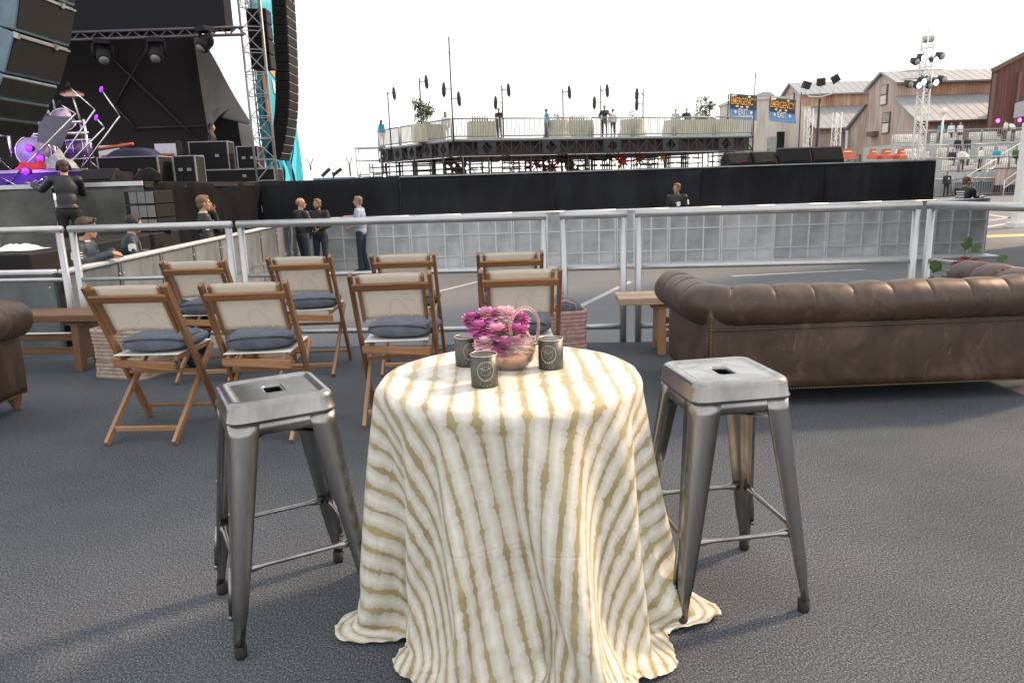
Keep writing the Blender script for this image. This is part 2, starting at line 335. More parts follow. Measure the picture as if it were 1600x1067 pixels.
K = dict(
    carpet=carpet_mat(), asphalt=asphalt_mat(), leather=leather_mat(), steel=gunmetal_mat(), shibori=shibori_mat(),
    black=M('black_fabric', (.016, .016, .018), .9, bump=.15, bscale=40, spec=.2), drape=M('black_drape', (.016, .017, .021), .92, scale=.9, spec=.15, col2=(.034, .036, .042), stretch=(1, 1, .5), orand=.15),
    grey_drape=M('grey_scrim_drape', (.14, .143, .135), .9, var=.4, scale=1.1, spec=.1), tent=M('dark_tent_fabric', (.040, .036, .036), .9, var=.25, scale=.6),
    tent_grey=M('grey_tent_fabric', (.42, .40, .38), .85, var=.15, scale=.8), blackpaint=M('black_cabinet_paint', (.014, .014, .015), .7, spec=.25, bump=.2, bscale=220),
    grille=M('speaker_grille', (.017, .018, .019), .8, spec=.2, bump=.5, bscale=350), bluebox=M('blue_grey_cabinet_side', (.13, .20, .245), .6, var=.2),
    alu=M('brushed_aluminium', (.47, .48, .485), .42, .8, var=.1, scale=5, bump=.05, bscale=120), alu_dull=M('dull_aluminium_truss', (.42, .42, .42), .5, .6, var=.15),
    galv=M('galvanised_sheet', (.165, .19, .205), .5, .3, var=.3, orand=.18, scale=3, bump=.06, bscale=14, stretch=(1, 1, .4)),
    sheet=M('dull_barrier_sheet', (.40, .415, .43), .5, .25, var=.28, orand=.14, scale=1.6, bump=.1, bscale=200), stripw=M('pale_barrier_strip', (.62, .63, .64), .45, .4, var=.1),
    whitepaint=M('white_painted_steel', (.72, .72, .70), .45, var=.08), white=M('white_cloth', (.74, .73, .70), .8, var=.06),
    teal=M('teal_print', (.008, .36, .50), .5, var=.1), teal_light=M('light_teal_print', (.06, .55, .66), .5, var=.1), orange=M('orange_print', (.75, .30, .05), .55),
    teak=wood('oiled_teak', (.12, .052, .021), (.26, .122, .051), (.40, .21, .10)), teak_pale=wood('pale_teak', (.20, .095, .045), (.35, .19, .095), (.48, .285, .16)),
    oak=wood('bleached_oak', (.30, .20, .12), (.42, .30, .20), (.54, .41, .29), .55), pine=wood('brown_bench_wood', (.12, .060, .028), (.21, .11, .055), (.30, .17, .095), .5),
    canvas=canvas_mat(), canvas_print=M('white_canvas_print', (.72, .68, .61), .8, var=.04),
    navy=M('slate_blue_linen', (.105, .118, .150), .9, var=.22, orand=.14, scale=18, bump=.35, bscale=420), blueprint=M('pale_blue_print', (.22, .45, .62), .8),
    rubber=M('black_rubber', (.02, .02, .02), .8), brass=M('antique_brass', (.26, .18, .085), .4, .9), gold_leaf=M('rose_gold_glass', (.72, .45, .33), .12, .85, var=.1),
    tin=M('dark_pewter_tin', (.10, .098, .090), .42, .8, var=.3, scale=30), tin_cut=M('bright_cut_metal', (.55, .50, .40), .35, .7),
    pink=M('pink_petal', (.78, .36, .53), .6, var=.35, scale=22), magenta=M('magenta_petal', (.60, .15, .42), .6, var=.35, scale=22), palepink=M('pale_pink_petal', (.82, .56, .62), .6, var=.2, scale=22), leaf=M('green_leaf', (.06, .12, .035), .55, var=.4, scale=20),
    rustred=M('dark_red_bloom', (.28, .03, .035), .6, var=.4, scale=25),
    wovenpale=M('woven_natural_reed', (.42, .32, .25), .8, var=.25, scale=30), wovenrose=M('woven_rose_reed', (.45, .27, .25), .8, var=.25, scale=30),
    skin=M('skin', (.46, .25, .17), .5, var=.08, scale=9), hair=M('brown_hair', (.045, .027, .017), .6, var=.5, scale=60, bump=.6, bscale=160), hairblack=M('black_hair', (.012, .010, .009), .5, var=.5, scale=60, bump=.6, bscale=160),
    hairfair=M('fair_brown_hair', (.16, .095, .05), .6, var=.4, scale=60, bump=.6, bscale=160), hairgrey=M('grey_stubble', (.22, .17, .14), .7, var=.3, scale=60, bump=.4, bscale=200),
    jacket=M('black_jacket_nylon', (.014, .017, .021), .55, var=.3, scale=7, bump=.25, bscale=18), jacket_blue=M('dark_blue_jacket', (.012, .028, .045), .6, var=.3, scale=7, bump=.25, bscale=18),
    charcoal=M('charcoal_fleece', (.028, .026, .026), .9, var=.25, bump=.2, bscale=60), denim=M('dark_denim', (.022, .030, .048), .85, var=.3, scale=20, bump=.2, bscale=80),
    shirtblue=M('light_blue_shirt', (.34, .40, .52), .85, var=.1, scale=30, bump=.25, bscale=16), shirtteal=M('teal_shirt', (.02, .33, .48), .85), trousers=M('black_trousers', (.016, .016, .018), .85, bump=.2, bscale=20),
    shoe=M('black_shoe', (.012, .011, .010), .4), eye=M('dark_eye', (.02, .015, .012), .3), lip=M('lip', (.36, .14, .11), .5), beard=M('brown_beard', (.10, .050, .030), .8, var=.4, scale=60),
    paint=M('white_road_paint', (.36, .37, .37), .8, var=.25, scale=5), yellowp=M('yellow_road_paint', (.55, .40, .14), .8, var=.2),
    roofm=M('pale_sheet_roof', (.29, .31, .325), .5, .2, var=.06, scale=.4), barnwall=rust_wall_mat('weathered_barn_sheet', (.27, .19, .15), (.42, .325, .275), (.58, .50, .45)),
    barnside=rust_wall_mat('rusty_barn_sheet', (.24, .10, .055), (.42, .25, .17), (.60, .50, .43), .35), brownwall=rust_wall_mat('dark_red_sheet', (.085, .032, .026), (.14, .058, .046), (.20, .10, .08), .25),
    stone=rust_wall_mat('pale_stone_wall', (.42, .36, .30), (.58, .53, .47), (.68, .65, .60), .6), glassd=M('dim_window_glass', (.30, .31, .29), .25, var=.3, scale=2), framew=M('brown_window_frame', (.16, .10, .075), .8),
    scaff=M('dark_scaffold_steel', (.045, .045, .05), .6, .4), deckpale=M('pale_deck_edge', (.38, .42, .41), .7), soffit=M('dark_soffit', (.075, .050, .050), .9),
    green=M('tree_leaf', (.065, .11, .03), .6, var=.5, scale=6), green2=M('tree_leaf_light', (.11, .16, .05), .6, var=.4, scale=6), bark=M('bark', (.10, .075, .055), .9),
    orangebar=M('orange_plastic', (.42, .085, .04), .5), redstar=M('red_paper', (.72, .09, .08), .7), rail_backlit=M('backlit_white_railing', (.30, .285, .285), .5, var=.08), tealstar=M('blue_violet_paper', (.10, .08, .42), .7), yellowc=M('yellow_green_linen', (.50, .47, .28), .8, scale=3, col2=(.68, .66, .55), stretch=(6, 6, .4)),
    chrome=M('chrome', (.72, .70, .74), .18, 1, var=.08), shell=M('violet_drum_shell', (.15, .09, .26), .25, .3, var=.5, scale=9), drumhead=M('drum_head', (.34, .28, .42), .4, var=.3, scale=6), cymbal=M('cymbal_bronze', (.42, .26, .20), .3, .9),
    red=M('red_towel', (.45, .02, .03), .9), bluecloth=M('dark_blue_cover', (.018, .024, .055), .9), flight=M('flight_case_edge', (.35, .34, .33), .5, .6),
    banner_dark=M('banner_dark_print', (.035, .035, .045), .6), banner_blue=M('banner_blue_print', (.10, .24, .45), .6, var=.2), cushionw=M('white_upholstery', (.66, .63, .58), .8),
    bluewall=M('blue_sheet_hoarding', (.07, .24, .42), .6), tentwhite=M('white_tent_fabric', (.70, .70, .74), .7, var=.05),
    bulb=M('warm_bulb', (1, .62, .25), .4, emit=1.6), lampface=M('cool_lamp_face', (.55, .62, 1), .3, emit=.9), violet=M('violet_glow_face', (.22, .02, .75), .3, emit=.22), blackvelvet=M('black_velvet_drape', (.006, .006, .008), .95, spec=.1), pinkl=M('magenta_lamp_face', (1, .06, .55), .3, emit=.8),
)

# ---------------------------------------------------------------- the ground
GZ = -.605                                                                   # the yard lies a step of two feet below the carpeted deck
def sheet(name, pts, z, mat, kind='structure', parent=None):
    o = MB().add([(x, y, z) for x, y in pts], [tuple(range(len(pts)))]).build(name, mat, parent)
    if kind: o['kind'] = kind
    return o
sheet('ground', [(-290, -50), (290, -50), (290, 410), (-290, 410)], GZ, K['asphalt'])
def gat(px, py, z=GZ):
    a = at(px, py, 1); t = (z-CAM_H)/(a.z-CAM_H); return V((a.x*t, t, z))
def stripe(p, q, wd, mat='paint', name='road_marking'):
    p, q = V(p), V(q); n = V((q.y-p.y, p.x-q.x)).normalized()*wd/2
    return sheet(name, [p+n, p-n, q-n, q+n][::-1], GZ+.004, K[mat])
stripe((.35, 9.8), (2.35, 14.05), .11); stripe((-1.7, 12.9), (-.5, 15.0), .11); stripe((4.4, 14.35), (7.2, 14.7), .16)
a_, b_ = gat(1530, 370), gat(1640, 366); stripe(a_.xy, b_.xy, .75, 'yellowp')
a_, b_ = gat(1540, 335), gat(1660, 352); stripe(a_.xy, b_.xy, .3)
a_, b_ = gat(1536, 356), gat(1640, 338); stripe(a_.xy, b_.xy, .25)
a_, b_ = gat(1545, 345), gat(1650, 330); stripe(a_.xy, b_.xy, .22)

# the raised deck: carpet on a dark platform
EDGE = [(14, 5.6), (3.36, 5.86), (1.0, 6.04), (-2.35, 6.30), (-3.9, 6.42), (-6.0, 6.66), (-14, 7.4)]
outline = [(-14, -6), (14, -6)]+EDGE
dk = MB().prism([(x, y, GZ) for x, y in outline], (0, 0, -GZ-.006)).build('deck', K['black']); dk['kind'] = 'structure'
cp = MB()
cp.prism([(x, y, -.0055) for x, y in outline], (0, 0, .0055)); cpo = cp.build('carpet', K['carpet']); cpo['kind'] = 'structure'

# ---------------------------------------------------------------- tubular guard rails along the deck edge
def guard_rail(p, q, label):
    p, q = V((*p, 0)), V((*q, 0)); d = q-p; L = d.length
    t = thing('guard_rail', label, 'railing', p, math.atan2(d.y, d.x), 'tubular guard rails along the deck edge')
    Rr = .030
    for x in (0, L):
        m = MB(); m.tube([(x, 0, -.35), (x, 0, 1.046)], Rr, 14); m.box((x, 0, -.36), (.11, .07, .02)); m.build('post', K['alu'], t)
    m = MB()                                                                # top rail with mitred ends over the posts
    m.tube([(-Rr*.98, 0, 1.075), (L+Rr*.98, 0, 1.075)], Rr*1.08, 16); m.build('top_rail', K['alu'], t)
    m = MB(); m.tube([(Rr*.9, 0, .63), (L-Rr*.9, 0, .63)], .019, 12); m.build('middle_rail', K['alu'], t)
    m = MB(); m.tube([(Rr*.9, 0, .125), (L-Rr*.9, 0, .125)], .024, 12); m.build('bottom_rail', K['alu'], t)
    return t
guard_rail((-5.7, 6.72), (-3.97, 6.50), 'guard rail panel furthest left, behind the brown leather sofa arm')
guard_rail((-3.84, 6.48), (-2.43, 6.38), 'guard rail panel behind the first two chairs at the left')
guard_rail((-2.32, 6.37), (.29, 6.14), 'long guard rail panel behind the middle chairs and the men by the barricade')
guard_rail((.46, 6.13), (.955, 6.10), 'narrow gate-width guard rail panel between two long ones')
guard_rail((1.085, 6.10), (3.30, 5.93), 'long guard rail panel behind the large leather sofa')
guard_rail((3.43, 5.95), (3.86, 4.72), 'guard rail panel turning towards the viewer at the far right')

# ---------------------------------------------------------------- crowd barricades
def barricade_front(p, q, label, group):
    p, q = V((*p, GZ)), V((*q, GZ)); d = q-p; L = d.length; H = 1.25
    t = thing('crowd_barricade', label, 'barricade', p, math.atan2(d.y, d.x), group)
    MB().box((L/2, 0, H/2), (L-.012, .03, H-.04)).build('panel', K['sheet'], t)
    m = MB()
    for x in (.02, L-.02): m.box((x, -.022, H/2), (.034, .05, H))
    m.tube([(0, -.01, H), (L, -.01, H)], .032, 10); m.build('frame', K['stripw'], t)
    for x in (L*.34, L*.67):
        MB().box((x, -.022, H/2), (.035, .012, H-.08)).build('upright_strip', K['stripw'], t)
    for z in (.30, .80):
        MB().box((L/2, -.031, z), (L-.08, .012, .028)).build('cross_strip', K['stripw'], t)
    MB().box((L/2, -.33, .02), (L-.012, .6, .04)).build('foot_plate', K['stripw'], t, bevel=.006)
    return t
n_ = 13; P0, P1 = V((-4.70, 17.30)), V((10.9, 16.65))
for i in range(n_):
    a_, b_ = P0.lerp(P1, i/n_)+V((0, .012*math.sin(i*5.1))), P0.lerp(P1, (i+1)/n_)+V((-.004, .012*math.sin(i*3.7+1)))
    where = ['at the corner behind the two talking men', 'beside the two talking men', 'behind the man in the pale blue shirt', 'right of the man in the pale blue shirt', 'under the black runway, fifth from the corner', 'under the black runway, sixth from the corner', 'under the black runway, seventh from the corner', 'behind the narrow rail gate', 'just left of the lone guard in the pit', 'in front of the lone guard in the pit', 'two sections right of the lone guard', 'second last in the row, tinted violet', 'last in the row at the right end, tinted violet'][i]
    barricade_front(a_, b_, 'grey aluminium crowd barricade section '+where, 'crowd barricade sections in a row under the runway')
def barricade_side(p, q, label):
    p, q = V((*p, GZ)), V((*q, GZ)); d = q-p; L = d.length; H = 1.25
    t = thing('crowd_barricade', label, 'barricade', p, math.atan2(d.y, d.x), 'galvanised crowd barricade sections running to the stage')
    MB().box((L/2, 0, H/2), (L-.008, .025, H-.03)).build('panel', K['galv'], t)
    m = MB(); m.box((L/2, 0, H), (L, .11, .045)); m.build('top_cap', K['stripw'], t, bevel=.012)
    m = MB(); m.box((L/2, -.02, .62), (L-.03, .014, .05)); m.box((.022, -.02, H/2), (.03, .016, H-.05)); m.box((L-.022, -.02, H/2), (.03, .016, H-.05)); m.build('frame', K['galv'], t)
    m = MB()
    for x in (.05, L-.05):
        for z in (.2, .6, 1.1): m.ell((x, -.03, z), (.012, .008, .012), 6, 4)
    m.build('bolts', K['stripw'], t)
A0, A1 = V((-4.33, 7.05)), V((-4.80, 17.0))
for i in range(9):
    w_ = ['nearest the deck, under the folded hands of the guard', 'second from the deck, behind the first chair', 'third from the deck', 'fourth from the deck', 'fifth from the deck', 'sixth from the deck', 'seventh from the deck, towards the two talking men', 'eighth from the deck, beside the two talking men', 'farthest, at the corner with the front row'][i]
    barricade_side(A0.lerp(A1, i/9), A0.lerp(A1, (i+1)/9), 'galvanised barricade sheet section '+w_)
barricade_side((-5.65, 7.2), (-4.42, 7.06), 'galvanised barricade sheet section seen through the leftmost guard rail')
barricade_side((-6.9, 7.34), (-5.67, 7.2), 'galvanised barricade sheet section at the left edge behind the sofa arm')
# ---------------------------------------------------------------- unseen towers added right of the view to shade the chairs and yard
def added_shade_tower(p, q, h, label):
    p, q = V((*p, GZ)), V((*q, GZ)); d = q-p; L = d.length
    t = thing('added_shade_tower', label, 'tower', p, math.atan2(d.y, d.x), 'unseen towers added for shade right of the deck'); n = max(2, round(L/2.4))
    for i in range(n+1):
        for y in (0, -1.2): MB().tube([(L*i/n, y, 0), (L*i/n, y, h)], .04, 8).build('scaffold_leg', K['scaff'], t)
    for k in range(4):
        MB().grid(12, 8, lambda u, v: V((L*u, .05+.02*math.sin(u*19+k), .1+(h-.1)*(k+v*.995)/4))).build('shade_panel', K['drape'], t, solid=.006)
    for k in range(1, 6):
        z = h*k/5-.05; m = MB()
        for y in (0, -1.2): m.tube([(0, y, z), (L, y, z)], .03, 6)
        for i in range(n+1): m.tube([(L*i/n, 0, z), (L*i/n, -1.2, z)], .03, 6)
        m.build('ledger', K['scaff'], t)
added_shade_tower((9.3, 7.9), (9.3, 12.0), 12.6, 'unseen tower of dark scrim added to shade the chairs, nearer one')
added_shade_tower((9.4, 12.1), (14.4, 18.9), 13.5, 'unseen tower of dark scrim added to shade the yard, further one')
# ---------------------------------------------------------------- stage, runway, drapes
SZ = 1.56
def drape(name, p, q, z0, z1, mat, parent, seed, amp=.05, n=60, wrinkle=.03):
    p, q = V((*p, 0)), V((*q, 0)); d = (q-p).normalized(); nr = V((d.y, -d.x, 0)); L = (q-p).length
    def fn(u, v):
        x = u*L; fold = amp*(math.sin(x*3.1+seed)*.5+math.sin(x*7.7+seed*2)*.3)*(1-.65*v)
        wv = wrinkle*(mnoise.noise(V((x*1.4+seed, v*3.2, seed)))*2+1.2*mnoise.noise(V((x*5+seed, v*2.0, seed)))*(1-.5*v))
        return p+d*x+nr*(fold+wv)+V((0, 0, z0+(z1-z0)*v+.016*math.sin(x*2.2+seed)*(v > .98)))
    m = MB(); m.grid(n+30, 18, fn); o = m.build(name, mat, parent, world=bool(parent), solid=.006); return o
rw = thing('runway_stage', 'long black draped runway stage behind the barricades', 'stage', (4, 20, GZ))
MB().prism([(-2.75, 19.25, SZ-.09), (10.72, 18.75, SZ-.09), (10.72, 23, SZ-.09), (-2.75, 23, SZ-.09)], (0, 0, .09)).build('deck', K['black'], rw, world=True)
edges = [(-2.75, 19.2), (1.2, 19.05), (4.9, 18.92), (8.0, 18.80), (10.74, 18.70)]
for i in range(4): drape('drape_panel', edges[i], (edges[i+1][0]+.03, edges[i+1][1]-.02), GZ+.02, SZ, K['drape'], rw, i*1.7+1)
drape('drape_panel', (10.74, 18.70), (10.74, 23), GZ+.02, SZ, K['drape'], rw, 9.3)
m = MB(); m.bar((-2.75, 19.16, SZ+.012), (10.74, 18.66, SZ+.012), .05, .03); m.build('edge_trim', K['deckpale'], rw, world=True)

ms = thing('main_stage', 'black main stage deck with grey drape along its left wing', 'stage', (-10, 16, GZ))
MB().prism([(-22, 12.55, SZ-.1), (-6.1, 12.55, SZ-.1), (-6.4, 19.35, SZ-.1), (-2.8, 19.35, SZ-.1), (-2.8, 24, SZ-.1), (-22, 28, SZ-.1)], (0, 0, .1)).build('deck', K['blackpaint'], ms, world=True)
for i, (a_, b_) in enumerate([((-13, 12.5), (-9.4, 12.5)), ((-9.38, 12.5), (-7.6, 12.48)), ((-7.58, 12.48), (-6.1, 12.5))]):
    drape('drape_panel', a_, b_, GZ+.02, SZ-.06, K['grey_drape'], ms, i*2.3+.4, .05, 70, .04)
drape('drape_panel', (-6.09, 12.5), (-6.4, 19.3), GZ+.02, SZ-.02, K['blackvelvet'], ms, 4.4)
drape('drape_panel', (-6.4, 19.3), (-2.8, 19.32), GZ+.02, SZ+.0, K['drape'], ms, 7.7)
m = MB(); m.box((-9.6, 12.47, SZ-.03), (7.0, .06, .07)); m.build('edge_trim', K['stripw'], ms, world=True)

K['darktruss'] = M('dark_grey_truss', (.10, .09, .105), .5, .5)
# roof fascia, roof, tent
rf = thing('stage_roof', 'black scrimmed stage roof truss hanging over the drum kit', 'stage roof', (-9, 18, 4.8))
m = MB(); m.prism([(-22, 18, 5.05), (-6.38, 18, 5.05), (-6.38, 18, 10.4), (-22, 18, 10.4)], (0, .5, 0)); m.build('fascia', K['black'], rf, world=True)
m = MB(); m.prism([(-22, 18.5, 10.2), (-6.75, 18.5, 10.2), (-9.8, 27.5, 9.2), (-24, 27.5, 9.2)], (0, 0, .2)); m.build('roof_sheet', K['tent'], rf, world=True)
m = MB()
for z in (4.86, 5.02):
    m.tube([(-11.9, 17.9, z), (-5.95, 17.9, z)], .035, 8)
for i in range(15):
    x = -11.9+.4*i; m.tube([(x, 17.9, 4.86), (x+.2, 17.9, 5.02)], .018, 6, False); m.tube([(x+.2, 17.9, 5.02), (x+.4, 17.9, 4.86)], .018, 6, False)
m.build('truss', K['darktruss'], rf, world=True)
def moving_head(x, y, z, label, tilt=.4):
    t = thing('stage_light', label, 'stage light', (x, y, z), tilt, 'moving head lights under the stage roof')
    MB().box((0, 0, -.06), (.34, .30, .12)).build('base', K['blackpaint'], t, bevel=.02)
    MB().tube([(-.19, 0, -.42), (-.19, 0, -.12), (-.15, 0, -.09), (.15, 0, -.09), (.19, 0, -.12), (.19, 0, -.42)], .04, 8).build('yoke', K['blackpaint'], t)
    m = MB(); m.tube([(0, .12, -.22), (0, .05, -.28), (0, -.10, -.42), (0, -.16, -.48)], [.10, .15, .155, .13], 14); m.build('head', K['blackpaint'], t)
    m = MB(); m.cyl((0, -.161, -.481), (0, -.168, -.488), .11, n=14); m.build('lens', K['glassd'], t)
moving_head(-9.25, 17.9, 4.85, 'dark moving head light hanging left of centre under the stage roof', .5)
moving_head(-8.0, 17.9, 4.85, 'dark moving head light hanging at the middle of the stage roof edge', .1)
moving_head(-6.65, 17.4, 4.95, 'dark moving head light hanging before the bright sky gap by the truss tower', -.6)
moving_head(-10.6, 17.9, 4.85, 'dark moving head light hanging beside the nearer speaker array', .3)
tn = thing('backstage_tent', 'dark fabric tent behind the stage with a grey flap at its right side', 'tent', (-12, 26, SZ))
def pz(px, py, Y): return at(px, py, Y)
m = MB(); wl = [pz(-200, 282, 26), pz(338, 282, 26), pz(334, 235, 26), pz(300, 40, 26), pz(290, -60, 26), pz(-200, -60, 26)]
m.prism(wl, (0, .05, 0)); m.build('back_wall', K['tent'], tn, world=True)
m = MB(); m.prism([pz(300, 46, 25.9), pz(334, 272, 25.9), pz(318, 272, 25.9)][::-1], (0, .02, 0)); m = MB()
def flap(a, b, c, d, seed, amp):
    def fn(u, v):
        p = a.lerp(b, u).lerp(d.lerp(c, u), v); k = amp*math.sin(u*9+seed+v*3)*math.sin(v*math.pi*.9+.1)
        return p+V((k*.5, k, 0))
    return MB().grid(26, 22, fn)
flap(pz(301, 46, 25.9), pz(336, 275, 25.9), pz(352, 275, 25.2), pz(306, 48, 25.4), 1, .06).build('wall_strip', K['tent_grey'], tn, world=True, solid=.015)
flap(pz(306, 48, 25.3), pz(333, 180, 25.1), pz(394, 196, 22.6), pz(309, 48, 25.2), 2, .10).build('side_flap', K['tent_grey'], tn, world=True, solid=.015)
flap(pz(326, 162, 24.9), pz(330, 196, 24.9), pz(362, 168, 23.6), pz(340, 164, 24.4), 0, .08).build('tied_flap', K['tent_grey'], tn, world=True, solid=.015)
m = MB(); m.prism([pz(331, 276, 25.0), pz(394, 276, 24.6), pz(390, 196, 24.6), pz(364, 170, 24.8), pz(345, 170, 24.9), pz(331, 196, 25.0)], (0, .03, 0)); m.build('doorway_shade', K['black'], tn, world=True)  # black sheet stands in for the unlit inside of the doorway
flap(pz(372, 192, 22.7), pz(386, 272, 22.7), pz(394, 272, 22.6), pz(393, 196, 22.6), 2, .05).build('corner_flap', K['tent_grey'], tn, world=True, solid=.015)
m = MB()
for a_, b_ in (((138, 55), (330, 240)), ((243, 50), (180, 165)), ((180, 165), (215, 205)), ((215, 200), (330, 197))):
    m.tube([pz(*a_, 25.93), pz(*b_, 25.93)], .04, 6)
m.build('tent_poles', K['darktruss'], tn, world=True)

# ---------------------------------------------------------------- truss towers
def truss_tower(name, label, cat, x, y, z0, z1, wd, mat, rz=0, step=None, group=None, r=.025):
    t = thing(name, label, cat, (x, y, z0), rz, group); h = z1-z0; k = wd/2; step = step or wd*1.15
    for sx, sy in ((-1, -1), (1, -1), (1, 1), (-1, 1)):
        m = MB(); m.tube([(sx*k, sy*k, 0), (sx*k, sy*k, h)], r, 8); m.build('chord', mat, t)
    m = MB(); n = max(1, round(h/step)); cs = [(-k, -k), (k, -k), (k, k), (-k, k)]
    for i in range(n):
        a, b = h*i/n, h*(i+1)/n
        for j in range(4):
            p, q = cs[j], cs[(j+1) % 4]
            if i % 2: p, q = q, p
            m.tube([(*p, a), (*q, b)], r*.55, 5, False); m.tube([(*p, a), (*q, a)], r*.55, 5, False)
    m.build('lacing', mat, t); MB().box((0, 0, .03), (wd*1.3, wd*1.3, .06)).build('base_plate', mat, t)
    return t
tw = truss_tower('truss_tower', 'grey truss tower at the right end of the stage before the teal banner', 'truss tower', -6.50, 20.2, GZ, 8.2, .52, K['alu_dull'], .35, .55)
truss_tower('truss_tower', 'grey truss tower leg at the left edge behind the man with headphones', 'truss tower', -8.35, 11.6, GZ, 3.1, .42, K['alu'], .3, .5)
pb = thing('hung_loudspeaker', 'dark flat loudspeaker cluster hanging behind the truss tower', 'loudspeaker', (-7.15, 23, 4.75))
for k in range(4):
    MB().box((0, 0, .3+k*.42), (.58, .5, .40)).build('cabinet', K['blackpaint'], pb, bevel=.02)
cn = truss_tower('truss_tower', 'short truss goalpost crossing the top of the teal banner', 'truss tower', -8.4, 26.5, SZ, 9.5, .4, K['alu_dull'], .1, .5)

# teal printed side banner: abstract bands only
BX = at(404, 150, 25.5).x; BY = BX/at(452, 120, 1).x; BYB = BX/at(469, 262, 1).x
K['deepteal'] = M('deep_teal_print', (.01, .16, .32), .5)
tb = thing('teal_banner', 'tall teal stage side banner with orange and white angular bands', 'banner', (BX, 27.5, SZ))
def sidefn(y0, y1, z0a, z0b, z1a, z1b, bend=0):
    def fn(u, v):
        y = y0+(y1+(BYB-BY)*(1-min(1, max(0, (v-.27)/.2)))*(y1 > BY+.1)-y0)*u; z = (z0a+(z0b-z0a)*u)*(1-v)+(z1a+(z1b-z1a)*u)*v
        return V((BX+.06*math.sin(v*9+u*4)*(1-v)+bend, y, z))
    return fn
MB().grid(16, 40, sidefn(25.5, BY+.3, -.6, -.6, 7.5, 8.3)).build('cloth', K['teal'], tb, world=True, solid=.01)
MB().grid(8, 8, sidefn(26.2, BY, 6.1, 6.2, 6.9, 7.2, .03)).build('printed_band', K['teal_light'], tb, world=True)
def band(pts, mat):
    m = MB(); m.add([(BX+.05, 25.6+(y-27)*(BY-25.6)/3.5 if y > 27 else y, z) for y, z in pts], [tuple(range(len(pts)))]); m.build('printed_band', K[mat], tb, world=True)
band([(27.2, 5.9), (27.45, 5.9), (30.5, 4.9), (30.5, 4.6), (27.5, 5.6), (27.7, 3.6), (27.4, 3.7)], 'orange')
band([(28.3, 5.15), (30.5, 4.35), (30.5, 3.9), (28.4, 4.7)], 'white')
for k in range(5):
    y_ = 26.2+(BYB-26.4)*k/5; MB().grid(4, 16, lambda u, v: V((BX+.06, y_+.25*math.sin(v*7+k*2)+(.2+.22*math.sin(k*3+v*4)**2)*(u-.5)*2*(1-.5*v), .9+2.5*v*(.8+.2*math.sin(k*5))))).build('wave_print', K[('teal_light', 'deepteal')[k % 2]], tb, world=True)
0 and MB().grid(10, 16, lambda u, v: V((BX+.05+.05*math.sin(6*u), 25.7+(BY+1.2-25.7)*u*(.8+.2*(1-v)), -.5+2.6*v))).build('lower_wave', K['teal_light'], tb, world=True)

# ---------------------------------------------------------------- loudspeaker line arrays
def array_box(name, parent_t, W, D, H, holes):
    """one cabinet: side vents face the deck (-y), the grille faces the crowd (+x)"""
    c = MB(); c.box((-D/2, W/2, -H/2), (D, W, H*.965)); o = c.build(name, K['bluebox' if holes == 'blue' else 'blackpaint'], parent_t, bevel=.012)
    MB().box((.008, W/2, -H/2), (.016, W*.97, H*.80)).build('grille', K['grille'], o)
    m = MB(); m.box((.012, W/2, -H*.06), (.03, W*.99, H*.05)); m.box((.012, W*.03, -H*.06), (.06, .05, H*.12)); m.box((.012, W*.72, -H*.06), (.06, .05, H*.12)); m.build('rigging_bar', K['alu_dull'], o)
    hl = []
    if holes == 'blue':
        for cx in (-.22, -.36, -.62, -.76):
            for cz in (.28, .68): hl.append(((cx*D/.9, -.004, -H*cz), (D*.085, .012, H*.22)))
    else:
        for cx in (-.34, -.62): hl.append(((cx*D, -.004, -H*.5), (D*.13, .010, H*.34)))
    for c_, d_ in hl: MB().box(c_, d_).build('vent', K['black'], o)
    return o
la = thing('line_array', 'large near line array with pale blue side panels at the top left', 'line array', (-5.03, 8.55, 5.02))
z, x, ang = 0, 0, .06
for i in range(5):
    o = array_box('cabinet', la, 1.02, .9, .47, 'blue'); o.location = (x, 0, z); o.rotation_euler = (0, ang, 0)
    x += -math.sin(ang)*.48; z += -math.cos(ang)*.48; ang += .06+.02*i
for i in range(3):                                                            # the last three, smaller, tip down
    o = MB().box((-.40, .5, -.13), (.80, 1.0, .25)).build('downfill_cabinet', K['bluebox'], la, (x, 0, z), bevel=.012)
    MB().box((.008, .5, -.13), (.016, .97, .2)).build('grille', K['grille'], o)
    for cx in (-.2, -.5): MB().cyl((cx, -.004, -.13), (cx, -.012, -.13), .085, n=14).build('vent', K['black'], o)
    o.rotation_euler = (0, ang, 0); x += -math.sin(ang)*.26; z += -math.cos(ang)*.26; ang += .10
lb = thing('line_array', 'long slim black line array curving down before the teal banner', 'line array', (-6.98, 25.4, 8.6))
z, x, ang = 0, 0, .0
for i in range(22):
    o = array_box('cabinet', lb, 1.1, .46, .285, 'black'); o.location = (x, 0, z); o.rotation_euler = (0, ang, 0)
    x += -math.sin(ang)*.29; z += -math.cos(ang)*.29; ang += .006+(.028 if i > 12 else 0)+(.03 if i > 18 else 0)
m = MB(); m.box((-.2, .55, .25), (.5, .9, .2)); m.tube([(-.2, .55, .3), (-.2, .55, 3)], .02, 6); m.build('fly_frame', K['blackpaint'], lb)

